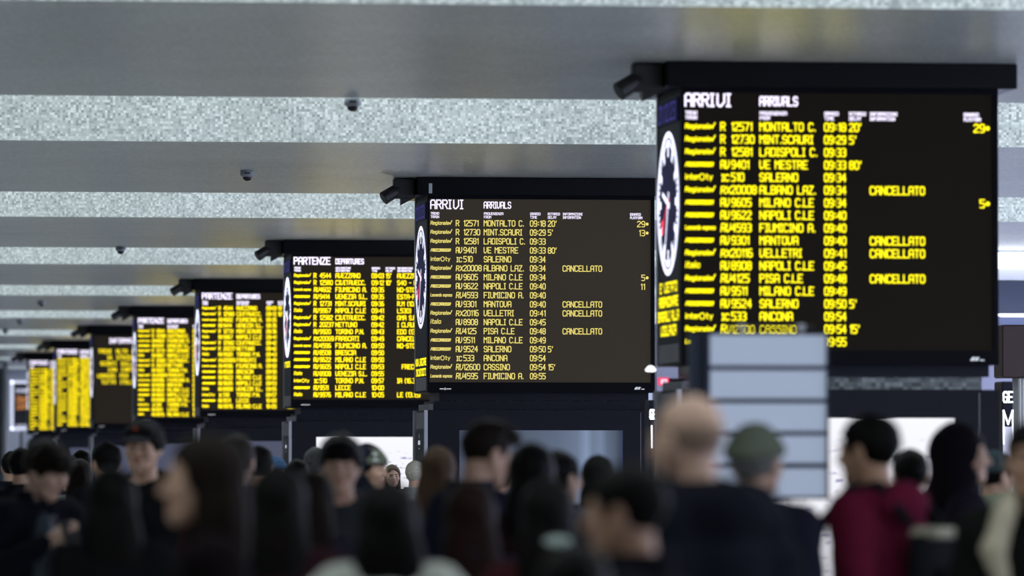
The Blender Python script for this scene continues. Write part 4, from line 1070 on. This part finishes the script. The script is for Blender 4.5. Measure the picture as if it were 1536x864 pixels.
add('red_front', 862, 822, 680, 175, 'short dark haired person in a red top at the bottom beside the dark profile', 'tan', 'long', 'black', 'coat', (.10,.006,.008), female=True, Hforce=1.455, long=.05)
add('brown_behind', 657, 672, 300, 160, 'woman with light brown hair behind the navy jacket', 'fair', 'long', 'brown', 'coat', (.03,.03,.04), female=True)
add('far_pale_head', 623, 692, 175, 150, 'tiny distant person with white hair beside the white screen', 'pale', 'short', 'white', 'coat', (.25,.25,.27))
add('brown_mid', 354, 652, 330, 160, 'person with red brown hair behind the woman in profile', 'fair', 'bun', 'redbrown', 'coat', (.03,.012,.014), female=True, parts={'tie': (.16,.012,.02)})
for i, (px, yt, s, fc, hc_, cc, lb) in enumerate([
  (18, 678, 190, 170, 'black', (.012,.014,.02), 'distant dark figure left of the man with the phone'),
  (33, 673, 230, 150, 'black', (.01,.01,.012), 'dark head showing just behind the left shoulder of the man with the phone'),
  (104, 684, 200, 10, 'darkbrown', (.012,.016,.03), 'distant person facing the camera right of the man with the phone'),
  (122, 676, 170, 175, 'black', (.012,.012,.03), 'distant dark figure under the seventh board'),
  (284, 672, 215, 175, 'black', (.012,.012,.014), 'dark figure between the cap and the woman in profile'),
  (446, 690, 220, 175, 'black', (.012,.012,.014), 'dark figure left of the grey haired head'),
  (745, 690, 260, 170, 'brown', (.02,.018,.02), 'brown haired person between the navy jacket and the long haired woman'),
]):
    add('extra%d' % i, px, yt, s, fc, lb, 'fair', 'short', hc_, 'coat', cc)

# things they carry
r, k, fh = PEOPLE['hooded_profile']
m = MB(); c = np.array((-.196,-.05,1.265))
for dz, w in ((.016,.016),(-.006,.011)):
    V = [(c[0], c[1]-w, c[2]+dz), (c[0], c[1], c[2]+dz+w), (c[0], c[1]+w, c[2]+dz), (c[0], c[1], c[2]+dz-w)]
    V = [tuple(a*k for a in v) for v in V]; V += [(v[0]-.006, v[1], v[2]) for v in V]
    m.add(V, [(0,1,2,3),(7,6,5,4),(0,4,5,1),(1,5,6,2),(2,6,7,3),(3,7,4,0)])
o = link_mesh('logo', m.V, m.F, cloth('white_logo', (.6,.6,.62)), r)
r, k, fh = PEOPLE['maroon']
backpack(r, k, 'black backpack on the maroon hooded jacket', (.010,.010,.013))
r, k, fh = PEOPLE['phone']
o = thing('phone', 'dark mobile phone held in front of the grey blue sweater', 'phone', world_of(r, k, (.005,-.330,1.325))); o.rotation_euler = (math.radians(-32), 0, r.rotation_euler.z)
link_mesh('case', *(lambda m: (m.V, m.F))(MB().box(-.037,.037,-.0045,.0045,-.075,.075,.003)), mat('phone_case', (.01,.01,.012), .3), o)
link_mesh('glass', *(lambda m: (m.V, m.F))(MB().box(-.033,.033,.0046,.0052,-.069,.069)), mat('phone_glass', (.02,.02,.03), .1, emit=(.5,.6,.9), es=.25), o)
g = thing('eyeglasses', 'eyeglasses hooked on the neckline of the grey blue sweater', 'eyeglasses', world_of(r, k, (0,-.150,1.40))); g.rotation_euler = (0, 0, r.rotation_euler.z)
mg = mat('thin_metal', (.25,.25,.28), .3, metal=.8)
for q in (-1, 1):
    m = MB(); n = 20
    for i in range(n):
        a, b = 2*math.pi*i/n, 2*math.pi*(i+1)/n
        m.tube((.004, -.012+.004*q, q*.030-.03+.021*math.cos(a)), (.004, -.012+.004*q, q*.030-.03+.021*math.cos(b)), .0015, n=6)
    m = MB()
    for i in range(n):
        a, b = 2*math.pi*i/n, 2*math.pi*(i+1)/n
        m.tube((.019*math.sin(a), -.012, q*.028-.035+.022*math.cos(a)), (.019*math.sin(b), -.012, q*.028-.035+.022*math.cos(b)), .0016, n=6)
    link_mesh('lens_rim', m.V, m.F, mg, g)
m = MB(); m.tube((0,-.012,-.041),(0,-.012,-.029),.0018,n=8); link_mesh('bridge', m.V, m.F, mg, g)
m = MB(); m.tube((.015,-.010,.012),(.012,.02,.0),.0016,n=8); m.tube((.012,.02,.0),(.0,.012,-.06),.0016,n=8); link_mesh('temple_arm', m.V, m.F, mg, g)
